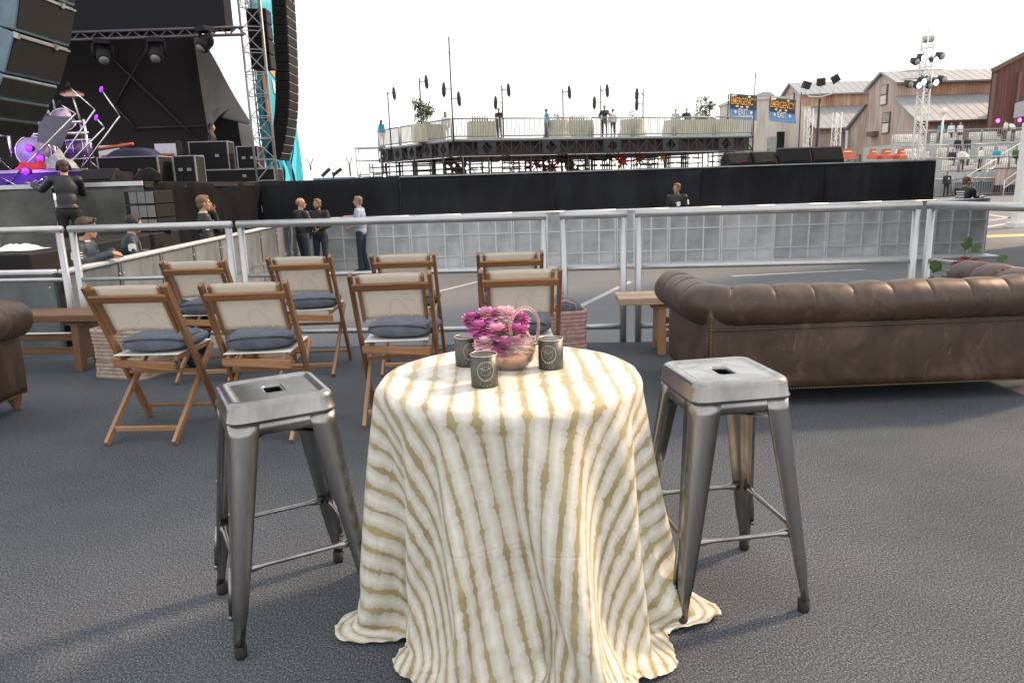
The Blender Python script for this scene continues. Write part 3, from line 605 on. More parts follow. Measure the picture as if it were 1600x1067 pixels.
# subwoofers along the stage foot
for i in range(7):
    y = 8.0+.62*i
    nm = ['nearest the deck', 'second, under the white cloth', 'third along', 'fourth along', 'fifth along', 'sixth along, near the small grey stack', 'last one, carrying the small stack'][i]
    t = thing('subwoofer', 'black subwoofer cabinet in the row below the stage, '+nm, 'subwoofer', (-5.25-.05*i, y, GZ), -.06, 'subwoofers lined up below the stage')
    MB().box((-.55, .30, .68), (1.1, .60, 1.36)).build('cabinet', K['blackpaint'], t, bevel=.015)
    for yy in (.10, .22, .37, .49):
        for zz in (.40, .95): MB().box((.002, yy, zz), (.012, .09, .2)).build('port', K['black'], t)
    MB().box((-.55, -.004, 1.0), (.3, .012, .14)).build('port', K['black'], t)
fs_ = []
for k in range(3):
    t = thing('front_fill_speaker', ['small grey grilled speaker at the bottom of the stack of three below the stage', 'small grey grilled speaker in the middle of the stack of three below the stage', 'small grey grilled speaker topmost of the stack of three below the stage'][k], 'loudspeaker', (-5.78, 11.98, .762+.215*k), -.35, 'stacked front fill speakers')
    MB().box((0, 0, .105), (.62, .40, .205)).build('cabinet', K['blackpaint'], t, bevel=.01)
    m = MB()
    for xx in (-.17, 0, .17): m.box((xx+.05, -.203, .105), (.155, .01, .18))
    m.build('grille', M('pale_grille', (.17, .17, .17), .6) if k == 0 else bpy.data.materials['pale_grille'], t)
    m = MB(); m.box((-.31, 0, .105), (.012, .3, .12)); m.build('side_vent', K['black'], t)
# white cloth on the subwoofer
def rag(name, label, cat, loc, sx, sy, h, mat, seed):
    m = MB()
    def fn(u, v):
        a, b = u*2-1, v*2-1; e = max(0, 1-(a*a+b*b)**.5)
        return V((a*sx*(1+.25*mnoise.noise(V((u*3, v*3, seed)))), b*sy*(1+.25*mnoise.noise(V((v*3, u*3, seed+4)))), .006+h*min(1, e*2.2)*(.55+.5*mnoise.noise(V((u*4.5, v*4.5, seed*2))))))
    m.grid(22, 22, fn); o = m.build(name, mat); o.location = loc; return tag(o, label, cat)
rag('cloth', 'crumpled white cloth lying on a black subwoofer', 'cloth', (-5.75, 8.6, .757), .26, .2, .09, K['white'], 3)

# ---------------------------------------------------------------- on the stage
def wedge(label, loc, rz, wd=.62, h=.40, dp=.5, mat='grille', mark=False, group='floor monitor wedges'):
    t = thing('monitor_wedge', label, 'monitor', loc, rz, group)
    prof = [(-dp*.5, 0), (dp*.5, 0), (dp*.5, h*.55), (dp*.12, h), (-dp*.10, h*.92), (-dp*.5, h*.16)]
    m = MB(); m.prism([(-wd/2, y, z) for y, z in prof], (wd, 0, 0)); m.build('cabinet', K['blackpaint'], t, bevel=.015)
    a, b = V((0, -dp*.5, h*.16)), V((0, -dp*.10, h*.92)); nn = V((0, -(b-a).z, (b-a).y)).normalized()
    e0, e1 = a.lerp(b, .08)+nn*.004, a.lerp(b, .95)+nn*.004
    m = MB(); m.prism([e0+V((-wd*.46, 0, 0)), e0+V((wd*.46, 0, 0)), e1+V((wd*.46, 0, 0)), e1+V((-wd*.46, 0, 0))], nn*.012); m.build('grille', K[mat], t)
    [MB().box((s*(wd/2+.003), .03, h*.4), (.012, .16, h*.28)).build('handle', K['black'], t) for s in (-1, 1)]
    if mark:
        c = e0.lerp(e1, .12)+nn*.014; m = MB(); m.box(c+V((wd*.16, 0, 0)), (.12, .012, .035), Matrix.Rotation(math.atan2(nn.y, nn.z)*-1, 3, 'X')); m.build('red_badge', K['red'], t)
for i, (x, hh, w_, lab) in enumerate([(6.05, .38, .66, 'leftmost wedge of the four on the runway, with a small red badge'), (6.72, .38, .62, 'second wedge from the left on the runway, with a small red badge'), (7.52, .46, .82, 'third wedge on the runway, taller and nearer the end'), (8.36, .46, .80, 'rightmost wedge of the four on the runway')]):
    wedge('black floor monitor, '+lab, (x, 19.6, SZ), (.12, .05, -.1, -.05)[i], w_, hh, .6, 'grille', i < 2)
wedge('black floor monitor on the stage lip right of the man with headphones', (-6.97, 12.85, SZ), -.1, .62, .24, .42)
wedge('black floor monitor lit violet on the stage corner', (-6.32, 13.1, SZ), -1.0, .5, .24, .42)
wedge('low black floor monitor before the dark doorway of the tent', (-7.9, 21.5, SZ), .3, .8, .5, .6)

# platforms and road cases
def road_case(label, loc, dims, rz=0, lid=None, cat='flight case', group=None):
    t = thing('road_case', label, cat, loc, rz, group); x, y, z = dims
    MB().box((0, 0, z/2), dims).build('body', K['blackpaint'], t, bevel=.01)
    m = MB()
    for sx in (-1, 1):
        for sy in (-1, 1): m.box((sx*x/2, sy*y/2, z/2), (.03, .03, z+.01))
        for zz in (0.01, z-.005): m.box((sx*x/2, 0, zz), (.032, y-.03, .026))
    for sy in (-1, 1):
        for zz in (0.01, z-.005): m.box((0, sy*y/2, zz), (x-.03, .032, .026))
    m.build('edge_trim', K['flight'], t)
    [MB().box((s*.2*x, -y/2-.01, z*.5), (.1, .02, .07)).build('latch', K['flight'], t) for s in (-1, 1)]
    return t
road_case('black road case with metal edges under a dark blue cover on the stage', (-8.55, 17.3, SZ), (1.35, .7, .62))
bc = MB(); bc.grid(16, 12, lambda u, v: V(((u-.5)*1.2, (v-.5)*.6, .24*(1-abs(2*u-1)**4)*(1-abs(2*v-1)**4)*(.8+.25*mnoise.noise(V((u*4, v*4, 2)))))))
o = bc.build('cover', K['bluecloth'], loc=(-8.55, 17.3, SZ+.625)); tag(o, 'dark blue cloth cover bundled over the road case on stage', 'cover')
road_case('small black equipment rack beside the blue covered case', (-7.45, 17.6, SZ), (.5, .5, .62))
road_case('low black riser box before the tent doorway', (-7.6, 20.5, SZ), (2.6, 1.2, .35), .12)
road_case('black amplifier cabinet on the riser left of the doorway', (-8.05, 20.6, SZ+.36), (1.0, .6, .75), .1)
road_case('pale edged amplifier cabinet on the riser right of the doorway', (-7.05, 20.7, SZ+.36), (.55, .6, .6), .1)
for k, (x, c) in enumerate([(-8.75, 'white faced guitar amplifier on the case behind the blue cover'), (-10.2, 'white faced small amplifier at the back of the stage behind the stands')]):
    t = thing('guitar_amplifier', c, 'amplifier', (x, 19.5, SZ), .1, 'small amplifiers on stage')
    MB().box((0, 0, .55), (.6, .35, 1.1)).build('cabinet', K['blackpaint'], t, bevel=.02)
    MB().box((0, -.18, .88), (.52, .012, .3)).build('face', K['stripw'], t); MB().box((0, -.19, .76), (.4, .012, .05)).build('stripe', K['orangebar'], t)
rs = thing('drum_riser', 'low pale edged riser under the drum kit', 'riser', (-10.6, 15.8, SZ), .05)
MB().box((0, 0, .15), (4.6, 2.4, .26)).build('deck', K['blackpaint'], rs); MB().box((0, -1.2, .29), (4.62, .05, .06)).build('edge_trim', K['flight'], rs); MB().box((0, -1.21, .14), (4.5, .02, .2)).build('skirt', M('violet_skirt', (.06, .03, .14), .8), rs)
rag('towel', 'bright red towel heaped on the stage by the drum kit', 'towel', (-9.0, 14.2, SZ+.30), .34, .18, .2, K['red'], 8)
o = MB().tube([at(153, 234, 15.5), at(208, 225, 15.5)], .033, 8).build('padded_bar', K['orangebar']); tag(o, 'bright orange padded bar lying across the stands on stage', 'bar')
rag('cable_heap', 'grey heap of cables and cloth right of the drum kit', 'cables', (-8.55, 14.3, SZ+.3), .36, .2, .42, M('grey_cloth_heap', (.30, .30, .32), .7, var=.4), 5)

dkit = thing('drum_kit', 'chrome and violet drum kit on the riser behind the man with headphones', 'drum kit', (-9.75, 15.2, SZ+.30))
def drum(c, ax, r, L, name='tom'):
    c = V(c); ax = V(ax).normalized(); m = MB(); m.cyl(c-ax*L/2, c+ax*L/2, r, n=20); o = m.build(name, K['shell'], dkit)
    for s in (-1, 1):
        m = MB(); m.cyl(c+ax*(s*L/2), c+ax*(s*(L/2+.012)), r*.97, n=20); m.build('drum_head', K['drumhead'], o)
        x, y = frame(ax); m = MB(); m.tube([c+ax*(s*L/2)+x*(r*1.03*math.cos(a))+y*(r*1.03*math.sin(a)) for a in [i*math.pi/10 for i in range(21)]], .014, 6, False); m.build('hoop', K['chrome'], o)
    x, y = frame(ax); m = MB()
    for i in range(8):
        a = i*math.pi/4; q = c+x*(r*1.03*math.cos(a))+y*(r*1.03*math.sin(a)); m.tube([q-ax*L/2, q+ax*L/2], .010, 5)
    m.build('tension_rods', K['chrome'], o)
drum((.30, 0, .36), (.25, -1, .0), .31, .45, 'bass_drum')
for c, r, L in (((-.75, .0, .42), .22, .34), ((-1.0, .3, .40), .24, .38), ((1.1, .1, .42), .22, .36)): drum(c, (0, -.1, 1), r, L, 'floor_tom')
for c, r, L in (((-.45, .05, 1.05), .17, .22), ((.02, 0, 1.12), .17, .22), ((.45, -.02, 1.10), .16, .22), ((.85, .1, 1.0), .18, .24), ((-.8, .1, .98), .18, .24)): drum(c, (.1, -.75, .65), r, L, 'tom')
for c, ax, r in (((-.35, .2, 1.52), (.2, -.3, 1), .25), ((.0, -.05, 1.82), (-.1, -.3, 1), .26), ((.55, .15, 1.95), (.2, -.35, 1), .24), ((1.05, .2, 1.5), (.3, -.4, 1), .22), ((.5, .1, 1.42), (0, -.3, 1), .19), ((-.95, .2, 1.4), (.1, -.3, 1), .2)):
    c, ax = V(c), V(ax).normalized(); m = MB(); m.tube([c, c+ax*.03, c+ax*.055], [r, r*.45, .015], 20); o = m.build('cymbal', K['cymbal'], dkit)
    m = MB(); b = V((c.x*.9+.05, c.y+.25, 0)); m.tube([b, V((b.x, b.y, c.z*.7)), c], .015, 6); m.tube([b+V((.2, .1, 0)), b+V((0, 0, .3)), b+V((-.2, .1, 0))], .011, 6); m.build('stand', K['chrome'], o)
m = MB()
for pts in ([(-1.2, -.1, .72), (1.4, -.05, .72)], [(-1.2, -.1, .95), (1.3, -.05, .93)], [(-1.2, -.1, 0), (-1.2, -.1, 1.45)], [(1.35, -.05, 0), (1.35, -.05, .98)], [(.62, -.12, 0), (.62, -.12, 1.3)], [(-.2, -.05, .0), (-.2, -.05, 1.0)]): m.tube(pts, .026, 8)
m.build('rack', K['chrome'], dkit)
for i, (px, py, px2, py2) in enumerate([(150, 150, 172, 176), (172, 178, 187, 205), (132, 148, 150, 190), (104, 165, 125, 200)]):
    pass
def mic_stand(label, base, top, tip, capm):
    t = thing('microphone_stand', label, 'microphone stand', base, 0, 'boom microphone stands round the drums')
    b = V(base); m = MB(); m.tube([(0, 0, 0), V(top)-b], .016, 6); m.tube([V(top)-b, V(tip)-b], .012, 6); m.build('boom', K['chrome'], t)
    m = MB()
    for a in (0, 2.1, 4.2): m.tube([(0, 0, .18), (.28*math.cos(a), .28*math.sin(a), .01)], .012, 6)
    m.build('tripod', K['chrome'], t); m = MB(); m.ell(V(tip)-b, (.03, .03, .06), 10, 8, (0, .4, 0)); m.build('microphone', K[capm], t)  # violet tips glow by their own material, in place of stage light
mic_stand('boom microphone stand right of the drums with a tip glowing violet', (-8.75, 14.9, SZ), at(187, 182, 14.9), at(158, 140, 14.9), 'violet')
mic_stand('boom microphone stand leaning in over the cymbals', (-9.15, 14.7, SZ), at(148, 172, 14.7), at(106, 134, 14.7), 'blackpaint')
mic_stand('boom microphone stand with a glowing violet tip before the music stand', (-9.0, 14.6, SZ), at(163, 200, 14.6), at(150, 184, 14.6), 'violet')
mic_stand('tall boom microphone stand at the left of the drum rack', (-9.85, 14.6, SZ), at(118, 178, 14.6), at(92, 162, 14.6), 'blackpaint')
ml = thing('music_stand', 'grey translucent music stand right of the drums', 'music stand', (-8.85, 14.8, SZ))
MB().tube([(0, 0, 0), (0, 0, 1.0)], .014, 6).build('pole', K['chrome'], ml); MB().prism([(-.3, -.05, .85), (.15, -.05, .72), (.42, .05, 1.3), (-.22, .05, 1.35)], (0, .02, 0)).build('desk', M('smoky_plastic', (.07, .07, .09), .3), ml)
# violet wash lights that light the kit, seen glowing at its left
for i, (px, py, Y) in enumerate([(40, 268, 13.6), (45, 232, 14.5), (63, 248, 14.2)]):
    p = at(px, py, Y); t = thing('wash_light', ['violet lit wash light low at the left of the drum kit', 'violet lit wash light left of the drum rack', 'violet lit wash light under the drum rack'][i], 'stage light', p, 0, 'violet wash lights by the drums')
    m = MB(); m.tube([(0, .12, 0), (0, 0, 0)], [.05, .08], 12); m.build('housing', K['blackpaint'], t); MB().cyl((0, -.002, 0), (0, -.012, 0), .07, n=12).build('lens', K['violet'], t)
for p, e in (((-10.7, 13.9, 2.7), 8), ((-9.4, 14.2, 1.85), 2)):
    l = bpy.data.lights.new('violet_wash', 'POINT'); l.energy = e; l.color = (.36, .06, 1); l.shadow_soft_size = .12
    lo = bpy.data.objects.new('violet_wash', l); C.objects.link(lo); lo.location = p
# ---------------------------------------------------------------- string lights
def string_lights(name_label, pts, sag, nb, group, r=.045, off=.08, lit=True):
    t = thing('string_lights', name_label, 'string lights', pts[0], 0, group); P0 = V(pts[0]); wire = []
    for a, b in zip(pts[:-1], pts[1:]):
        a, b = V(a), V(b)
        for i in range(13):
            u = i/12; wire.append(a.lerp(b, u)-V((0, 0, sag*4*u*(1-u)))-P0)
    MB().tube(wire, .011, 4, False).build('wire', K['scaff'], t)
    me = string_lights.me if lit else string_lights.off
    for k in range(nb):
        u = (k+.5)/nb*(len(wire)-1); i = int(u); inst('bulb', me, t, wire[i].lerp(wire[min(i+1, len(wire)-1)], u-i)-V((0, 0, off)))
    return t
string_lights.me = MB().ell((0, 0, 0), (.05, .05, .065), 8, 6).mesh('bulb', K['bulb']); string_lights.off = MB().ell((0, 0, 0), (.03, .03, .04), 8, 6).mesh('unlit_bulb', K['cushionw'])

# ---------------------------------------------------------------- raised hospitality platform on scaffolding
PZ = 3.80
C0, C1, C2 = V((-2.95, 42.0, 0)), V((15.6, 47.5, 0)), V((-8.4, 49.5, 0))
pf = thing('viewing_platform', 'raised hospitality platform on black scaffold legs with a trussed edge', 'platform', (5, 46, GZ))
dX, dL = (C1-C0), (C2-C0); C3 = C1+dL
m = MB(); m.prism([q+V((0, 0, PZ-.12)) for q in (C0, C1, C3, C2)], (0, 0, .12)); m.build('deck', K['deckpale'], pf, world=True)
m = MB(); m.prism([q+V((0, 0, PZ-1.02)) for q in (C0.lerp(C3, .02), C1.lerp(C2, .02), C3.lerp(C0, .02), C2.lerp(C1, .02))], (0, 0, .05)); m.build('soffit', K['soffit'], pf, world=True)
def edge_truss(p, q, n):
    up = V((0, 0, 1)); d = (q-p).normalized()
    m = MB()
    for z in (PZ-.16, PZ-.92): m.bar(p+up*z, q+up*z, .10, .09)
    for i in range(n):
        a, b = p.lerp(q, i/n), p.lerp(q, (i+1)/n)
        m.bar(a+up*(PZ-.2), a+up*(PZ-.9), .06, .06)
        (m.bar(a+up*(PZ-.2), b+up*(PZ-.9), .05, .05) if i % 2 else m.bar(a+up*(PZ-.9), b+up*(PZ-.2), .05, .05))
    m.build('edge_truss', K['scaff'], pf, world=True)
    for k in range(1, 6):
        c = p.lerp(q, (k-.5)/5); nr = V((d.y, -d.x, 0))*.05
        m = MB()
        for s, z in ((-1, 0), (1, 0)):
            pts = [c+nr+d*(s*.55*u)+up*(PZ-.18-.72*v) for u, v in ((1, 0), (1, 1), (0, 1), (.62, .5), (0, 0))]
            m.prism(pts if s > 0 else pts[::-1], nr*.6)
        m.build('diamond_plate', K['scaff'], pf, world=True)
edge_truss(C0, C1, 34); edge_truss(C2, C0, 14)
for p_, q_ in ((C0, C1), (C2, C0)):
    n_r = V((-(q_-p_).y, (q_-p_).x, 0)).normalized()*.35; m = MB(); m.prism([p_+n_r+V((0, 0, PZ-.95)), q_+n_r+V((0, 0, PZ-.95)), q_+n_r+V((0, 0, PZ-.13)), p_+n_r+V((0, 0, PZ-.13))], n_r*.1); m.build('shade_backing', K['soffit'], pf, world=True); random.seed(11)  # added dark sheet standing in for the shade inside the deck edge
for (u, v) in [(0, 0), (.03, .25), (0, .6), (0, 1), (.17, .1), (.34, .3), (.5, .12), (.56, .5), (.66, .1), (.8, .2), (.83, .6), (.9, .05), (1, .1), (.25, .7), (.1, .8), (.45, .8), (.09, .05), (.13, .5), (.22, .05), (.29, .08), (.40, .05), (.47, .5), (.61, .4), (.7, .55), (.75, .06), (.86, .5), (.95, .4), (.35, .6), (.0, .35), (.0, .8)]:
    c = C0+dX*u+dL*v; m = MB()
    for sx in (-.55, .55):
        for sy in (-.55, .55): m.tube([c+V((sx, sy, GZ)), c+V((sx, sy, PZ-1))], .045, 6)
    for z in (.3, 1.1, 1.9, 2.2, 2.55):
        for s in (-.55, .55):
            m.tube([c+V((-.55, s, z)), c+V((.55, s, z))], .03, 5); m.tube([c+V((s, -.55, z)), c+V((s, .55, z))], .03, 5)
    m.tube([c+V((-.55, -.55, .3)), c+V((.55, -.55, 1.1))], .03, 5); m.tube([c+V((.55, -.55, 1.1)), c+V((-.55, -.55, 1.9))], .03, 5)
    if (u+v) % .3 < .15: m.box(c+V((0, -.57, 1.15)), (1.2, .05, .22))
    m.build('scaffold_leg', K['scaff'], pf, world=True)
for a, b in (((.06, .3), (.22, .3)), ((.40, .2), (.56, .2))):
    p, q = C0+dX*a[0]+dL*a[1]+V((0, 0, PZ-1)), C0+dX*b[0]+dL*b[1]+V((0, 0, GZ))
    m = MB(); m.bar(p, q, 1.1, .32)
    for i in range(9):
        c = p.lerp(q, i/9); m.tube([c+V((0, -.6, 0)), c+V((0, -.6, 1.0))], .025, 5)
    m.tube([p+V((0, -.6, 1)), q+V((0, -.6, 1))], .03, 5); m.build('stair', K['scaff'], pf, world=True)
def bar_railing(p, q, label, group, h=1.08, gap=.15, r=.020, mid=False, fr=.045):
    p, q = V(p), V(q); d = q-p; L = d.length; x = d.normalized(); up = V((0, 0, 1))
    t = thing('bar_railing', label, 'railing', p, 0, group)
    m = MB()
    for z in (.12, h): m.tube([up*z, d+up*z], fr, 6)
    for a in (V(), d): m.tube([a, a+up*h], fr, 6)
    m.build('frame', K['rail_backlit'], t); m = MB(); n = int(L/gap)  # white railings coloured grey: their backlit shade is in the paint
    for i in range(1, n): m.bar(d*(i/n)+up*.12, d*(i/n)+up*h, r*2, r*2)
    o = m.build('balusters', K['rail_backlit'], t); o['kind'] = 'stuff'
    return t
names = ['at the corner of the raised platform', 'second from the corner along the raised platform front', 'third along the raised platform front', 'fourth along the raised platform front, before the standing couple', 'fifth along the raised platform front', 'sixth along the raised platform front', 'last along the raised platform front, by the long bar']
for i in range(7):
    bar_railing(C0.lerp(C1, i/7+.004)+V((0, 0, PZ)), C0.lerp(C1, (i+1)/7-.004)+V((0, 0, PZ)), 'white barred railing panel '+names[i], 'white barred railings on the raised platform')
for i in range(3):
    bar_railing(C2.lerp(C0, i/3+.01)+V((0, 0, PZ)), C2.lerp(C0, (i+1)/3-.01)+V((0, 0, PZ)), 'white barred railing panel on the left side of the raised platform, '+['outermost', 'middle', 'nearest the corner'][i], 'white barred railings on the raised platform')
m = MB()
ext = thing('access_scaffold', 'pale scaffold stair bay at the far left of the raised platform', 'scaffold', (C2.x-.6, C2.y, GZ))
for sx in (-.8, .8):
    for sy in (-.5, .5): m.tube([(sx, sy, 0), (sx, sy, PZ-GZ+.1)], .04, 6)
for z in (.9, 1.8, 2.7, 3.6):
    for s in (-.5, .5): m.tube([(-.8, s, z), (.8, s, z)], .03, 5)
    for s in (-.8, .8): m.tube([(s, -.5, z), (s, .5, z)], .03, 5)
m.tube([(-.8, -.5, .9), (.8, -.5, 1.8)], .03, 5); m.tube([(.8, -.5, 1.8), (-.8, -.5, 2.7)], .03, 5); m.build('frame', K['alu'], ext)
MB().box((.3, 0, PZ-GZ), (2.2, 1.2, .08)).build('platform', K['deckpale'], ext)

# lamp poles with dark lantern heads
def lamp_pole(u, v, h, arms, label, low=0):
    c = C0+dX*u+dL*v; t = thing('lantern_pole', label, 'lamp post', c+V((0, -.12, PZ-low)), 0, 'lantern poles on the raised platform')
    MB().tube([(0, 0, 0), (0, 0, h)], .04, 8).build('pole', K['scaff'], t)
    for s, z in arms:
        m = MB(); m.tube([(0, 0, z), (s*.42, 0, z+.03)], .025, 6); m.build('arm', K['scaff'], t)
        m = MB(); m.tube([(s*.42+.02, 0, z-.40), (s*.41, 0, z-.25), (s*.40, 0, z+.05), (s*.39, 0, z+.30), (s*.38, 0, z+.38)], [.05, .11, .12, .08, .03], 10); m.build('lantern', K['scaff'], t)
lamp_pole(0, .80, 3.9, [(1, 3.8)], 'lantern pole nearest the left end of the platform, one head to the right', .6)
lamp_pole(0, .36, 4.2, [(1, 4.0)], 'taller lantern pole beside the potted bush, one head to the right', .6)
lamp_pole(0, -.01, 5.6, [(-1, 2.9), (1, 2.4)], 'tallest lantern pole at the platform corner with two heads', .3)
lamp_pole(.24, .3, 3.2, [(1, 2.9), (-1, 2.2)], 'lantern pole with two heads between the first people', 0)
lamp_pole(.44, .3, 3.0, [(1, 2.8)], 'lantern pole with one head behind the standing couple', 0)
lamp_pole(.57, .3, 3.2, [(1, 2.9), (-1, 2.2)], 'lantern pole with two heads right of the standing couple', 0)
lamp_pole(.72, .3, 3.0, [(-1, 2.7), (-1, 2.1)], 'lantern pole with two stacked heads left of the bar', 0)
t = truss_tower('truss_tower', 'small pale truss post with a lantern behind the bar on the platform', 'truss tower', (C0+dX*.86).x, (C0+dX*.86+dL*.4).y, PZ, PZ+3.2, .6, K['alu_dull'], .2, .7)
pl = thing('bare_pole', 'thin bare pole at the right end of the raised platform', 'pole', C1+V((0, -.1, PZ-1.5))); MB().tube([(0, 0, 0), (0, 0, 5.2)], .035, 6).build('pole', K['scaff'], pl)
tops = [C0+dL*.80+V((.4, 0, PZ+3.2)), C0+dL*.36+V((.4, 0, PZ+3.4)), C0+V((0, 0, PZ+4.6)), C0+dX*.24+dL*.3+V((0, 0, PZ+3.0)), C0+dX*.44+dL*.3+V((0, 0, PZ+2.9)), C0+dX*.57+dL*.3+V((0, 0, PZ+3.0)), C0+dX*.72+dL*.3+V((0, 0, PZ+2.8)), C0+dX*.86+dL*.4+V((0, 0, PZ+3)), C1+V((0, 0, PZ+3.0))]
string_lights('string of bulbs swagged between the lantern poles over the platform', tops, .9, 44, 'strings of bulbs at the platform', lit=False)
z_ = PZ-1.2
for i, (u0, u1, v, dz) in enumerate([(.02, .35, .15, 0), (.36, .7, .12, -.1), (.7, .98, .15, 0), (.04, .3, .5, -.7), (.1, .6, .7, -.3)]):
    string_lights('string of glowing bulbs under the platform, '+['at the left front', 'at the middle front', 'at the right front', 'low beside the left stair', 'at the back'][i], [C0+dX*u0+dL*v+V((0, 0, z_+dz)), C0+dX*((u0+u1)/2)+dL*v+V((0, 0, z_+dz)), C0+dX*u1+dL*v+V((0, 0, z_+dz))], .35, 9, 'strings of bulbs at the platform')
t = string_lights('string of glowing bulbs low beyond the runway, left of the platform', [at(544, 272, 38), at(580, 271, 38), at(612, 272, 38)], .02, 3, 'strings of bulbs at the platform')

# furniture on the platform
def covered_table(u, v, r, label, h=1.05, mat='yellowc', square=None):
    c = C0+dX*u+dL*v+V((0, 0, PZ)); m = MB()
    if square:
        m.loft([[V((sx*square[0]*k, sy*square[1]*k, z)) for sx, sy in ((-1, -1), (1, -1), (1, 1), (-1, 1))] for z, k in ((0, 1.06), (h, 1.0))], True, False, True, False)
    else:
        rg = []
        for z, k in ((0, 1.25), (h*.5, .93), (h*.96, 1.0), (h, .97)):
            rg.append([V((r*k*(1+.07*math.sin(i*2.6)*(1-z/h))*math.cos(i*math.pi/10), r*k*(1+.07*math.sin(i*2.6)*(1-z/h))*math.sin(i*math.pi/10), z)) for i in range(20)])
        m.loft(rg, True, False, True)
    o = m.build('covered_table', K[mat]); o.location = c; o.rotation_euler.z = math.atan2(dX.y, dX.x) if square else 0
    return tag(o, label, 'table')
covered_table(.12, .12, .8, 'cloth covered table behind the railing at the platform corner', 1.0, 'yellowc', (.75, .4))
covered_table(0.015, .35, .8, 'long cloth covered table on the left side of the platform', 1.0, 'yellowc', (.9, .5))
covered_table(.37, .14, .75, 'round cloth covered table with a plant left of the standing couple'); covered_table(.43, .12, .7, 'cloth covered bar with bottles left of the standing couple', 1.0, 'yellowc', (.8, .4))
covered_table(.615, .12, .75, 'round cloth covered table with flowers right of the standing couple')
covered_table(.87, .14, 1, 'long cloth covered bar at the right end of the platform', 1.0, 'yellowc', (2.4, .45))
def clump(name, label, cat, c, r, n, mats, trunk=0, lf=.16, group=None, seed=1, pot=None):
    rnd = random.Random(seed); t = thing(name, label, cat, c, 0, group); m = MB()
    cents = [(V((rnd.uniform(-1, 1)*r*.6, rnd.uniform(-1, 1)*r*.6, trunk+r*.8+rnd.uniform(-.6, .8)*r)), rnd.uniform(.3, .55)*r) for _ in range(9)]
    for i in range(n):
        cc, rr = cents[rnd.randrange(9)]; d = V((rnd.gauss(0, 1), rnd.gauss(0, 1), rnd.gauss(0, 1))).normalized()*rr*rnd.uniform(.5, 1.15)
        p = cc+d; a = V((rnd.gauss(0, 1), rnd.gauss(0, 1), rnd.gauss(0, 1))).normalized(); b = frame(a)[0]
        k = lf*rnd.uniform(.6, 1.2); m.add([p-a*k*.5, p+b*k*.3, p+a*k*.5, p-b*k*.3], [(0, 1, 2, 3)], mi=rnd.randrange(len(mats)))
    m.build('foliage', mats, t); q = MB(); q.tube([(0, 0, 0), (.02, 0, trunk*.6), (0, 0, trunk+r)], [r*.09, r*.07, r*.03], 7)
    for i in range(4): q.tube([(0, 0, trunk*.8), cents[i][0]], [r*.05, r*.015], 5)
    q.build('trunk', K['bark'], t)
    if pot: MB().tube([(0, 0, 0), (0, 0, pot)], [pot*.45, pot*.6], 12).build('pot', K['cushionw'], t)
    return t
clump('potted_bush', 'tall green bush in a pot on the left side of the platform', 'plant', C0+dL*.48+V((.6, .5, PZ)), .85, 700, [K['green2'], K['green']], 1.0, .22, None, 3, .7)
clump('potted_bush', 'round green bush behind the bar at the right end of the platform', 'plant', C0+dX*.955+dL*.3+V((0, 0, PZ)), .8, 600, [K['green2'], K['green']], .9, .2, None, 5, .7)
clump('table_flowers', 'small arrangement on the table right of the standing couple', 'flowers', C0+dX*.615+dL*.12+V((0, 0, PZ+1.05)), .28, 70, [K['rustred'], K['green']], .05, .12, None, 6)
clump('table_flowers', 'small arrangement on the table left of the standing couple', 'flowers', C0+dX*.37+dL*.14+V((0, 0, PZ+1.05)), .28, 70, [K['green'], K['bark']], .05, .12, None, 8)
bt = MB().tube([(0, 0, 0), (0, 0, .2), (0, 0, .27), (0, 0, .36)], [.05, .05, .02, .018], 8).mesh('bottle', K['leaf'])
for tu, n, sq in ((.12, 7, 'bar at the platform corner'), (.43, 7, 'bar left of the standing couple'), (.85, 9, 'long bar at the right end')):
    for i in range(n):
        o = inst('bottle', bt, None, C0+dX*(tu+(i-n/2)*.0075)+dL*.12+V((0, 0, PZ+1.0))); tag(o, 'dark bottle standing on the cloth covered '+sq, 'bottle', 'bottles on the '+sq)
# paper star decorations under the platform
def star(px, py, Y, r, mats, label):
    t = thing('paper_star', label, 'decoration', at(px, py, Y), .2, 'paper stars under the platform'); m = MB()
    for k in range(9):
        a = 2*math.pi*k/9; d, e = V((math.cos(a), 0, math.sin(a))), V((-math.sin(a), 0, math.cos(a)))
        b = [d*.28*r+e*.10*r, d*.28*r-e*.10*r, d*.28*r+V((0, .1*r, 0)), d*.28*r-V((0, .1*r, 0))]
        m.add(b+[d*r], [(0, 2, 4), (2, 1, 4), (1, 3, 4), (3, 0, 4)])
    m.build('points', mats[0], t); MB().ell((0, 0, 0), r*.30, 10, 8).build('core', mats[1], t)
for i, (px, py, Y, r, a, b) in enumerate([(876, 248, 47, .75, 'redstar', 'orange'), (838, 258, 47, .6, 'redstar', 'redstar'), (862, 262, 48, .8, 'redstar', 'redstar'), (889, 262, 48, .5, 'redstar', 'yellowc'), (952, 246, 48, .5, 'tealstar', 'tealstar'), (973, 252, 48, .8, 'redstar', 'redstar'), (998, 248, 48, .65, 'redstar', 'orange'), (1036, 246, 48, .5, 'yellowc', 'orange'), (792, 246, 47, .45, 'tealstar', 'tealstar')]):
    star(px, py, Y, r, (K[a], K[b]), ['red', 'small red', 'large low red', 'small low red', 'violet', 'bigger red', 'pale red', 'yellow', 'small violet'][i]+' paper star hanging among the scaffold legs under the platform')

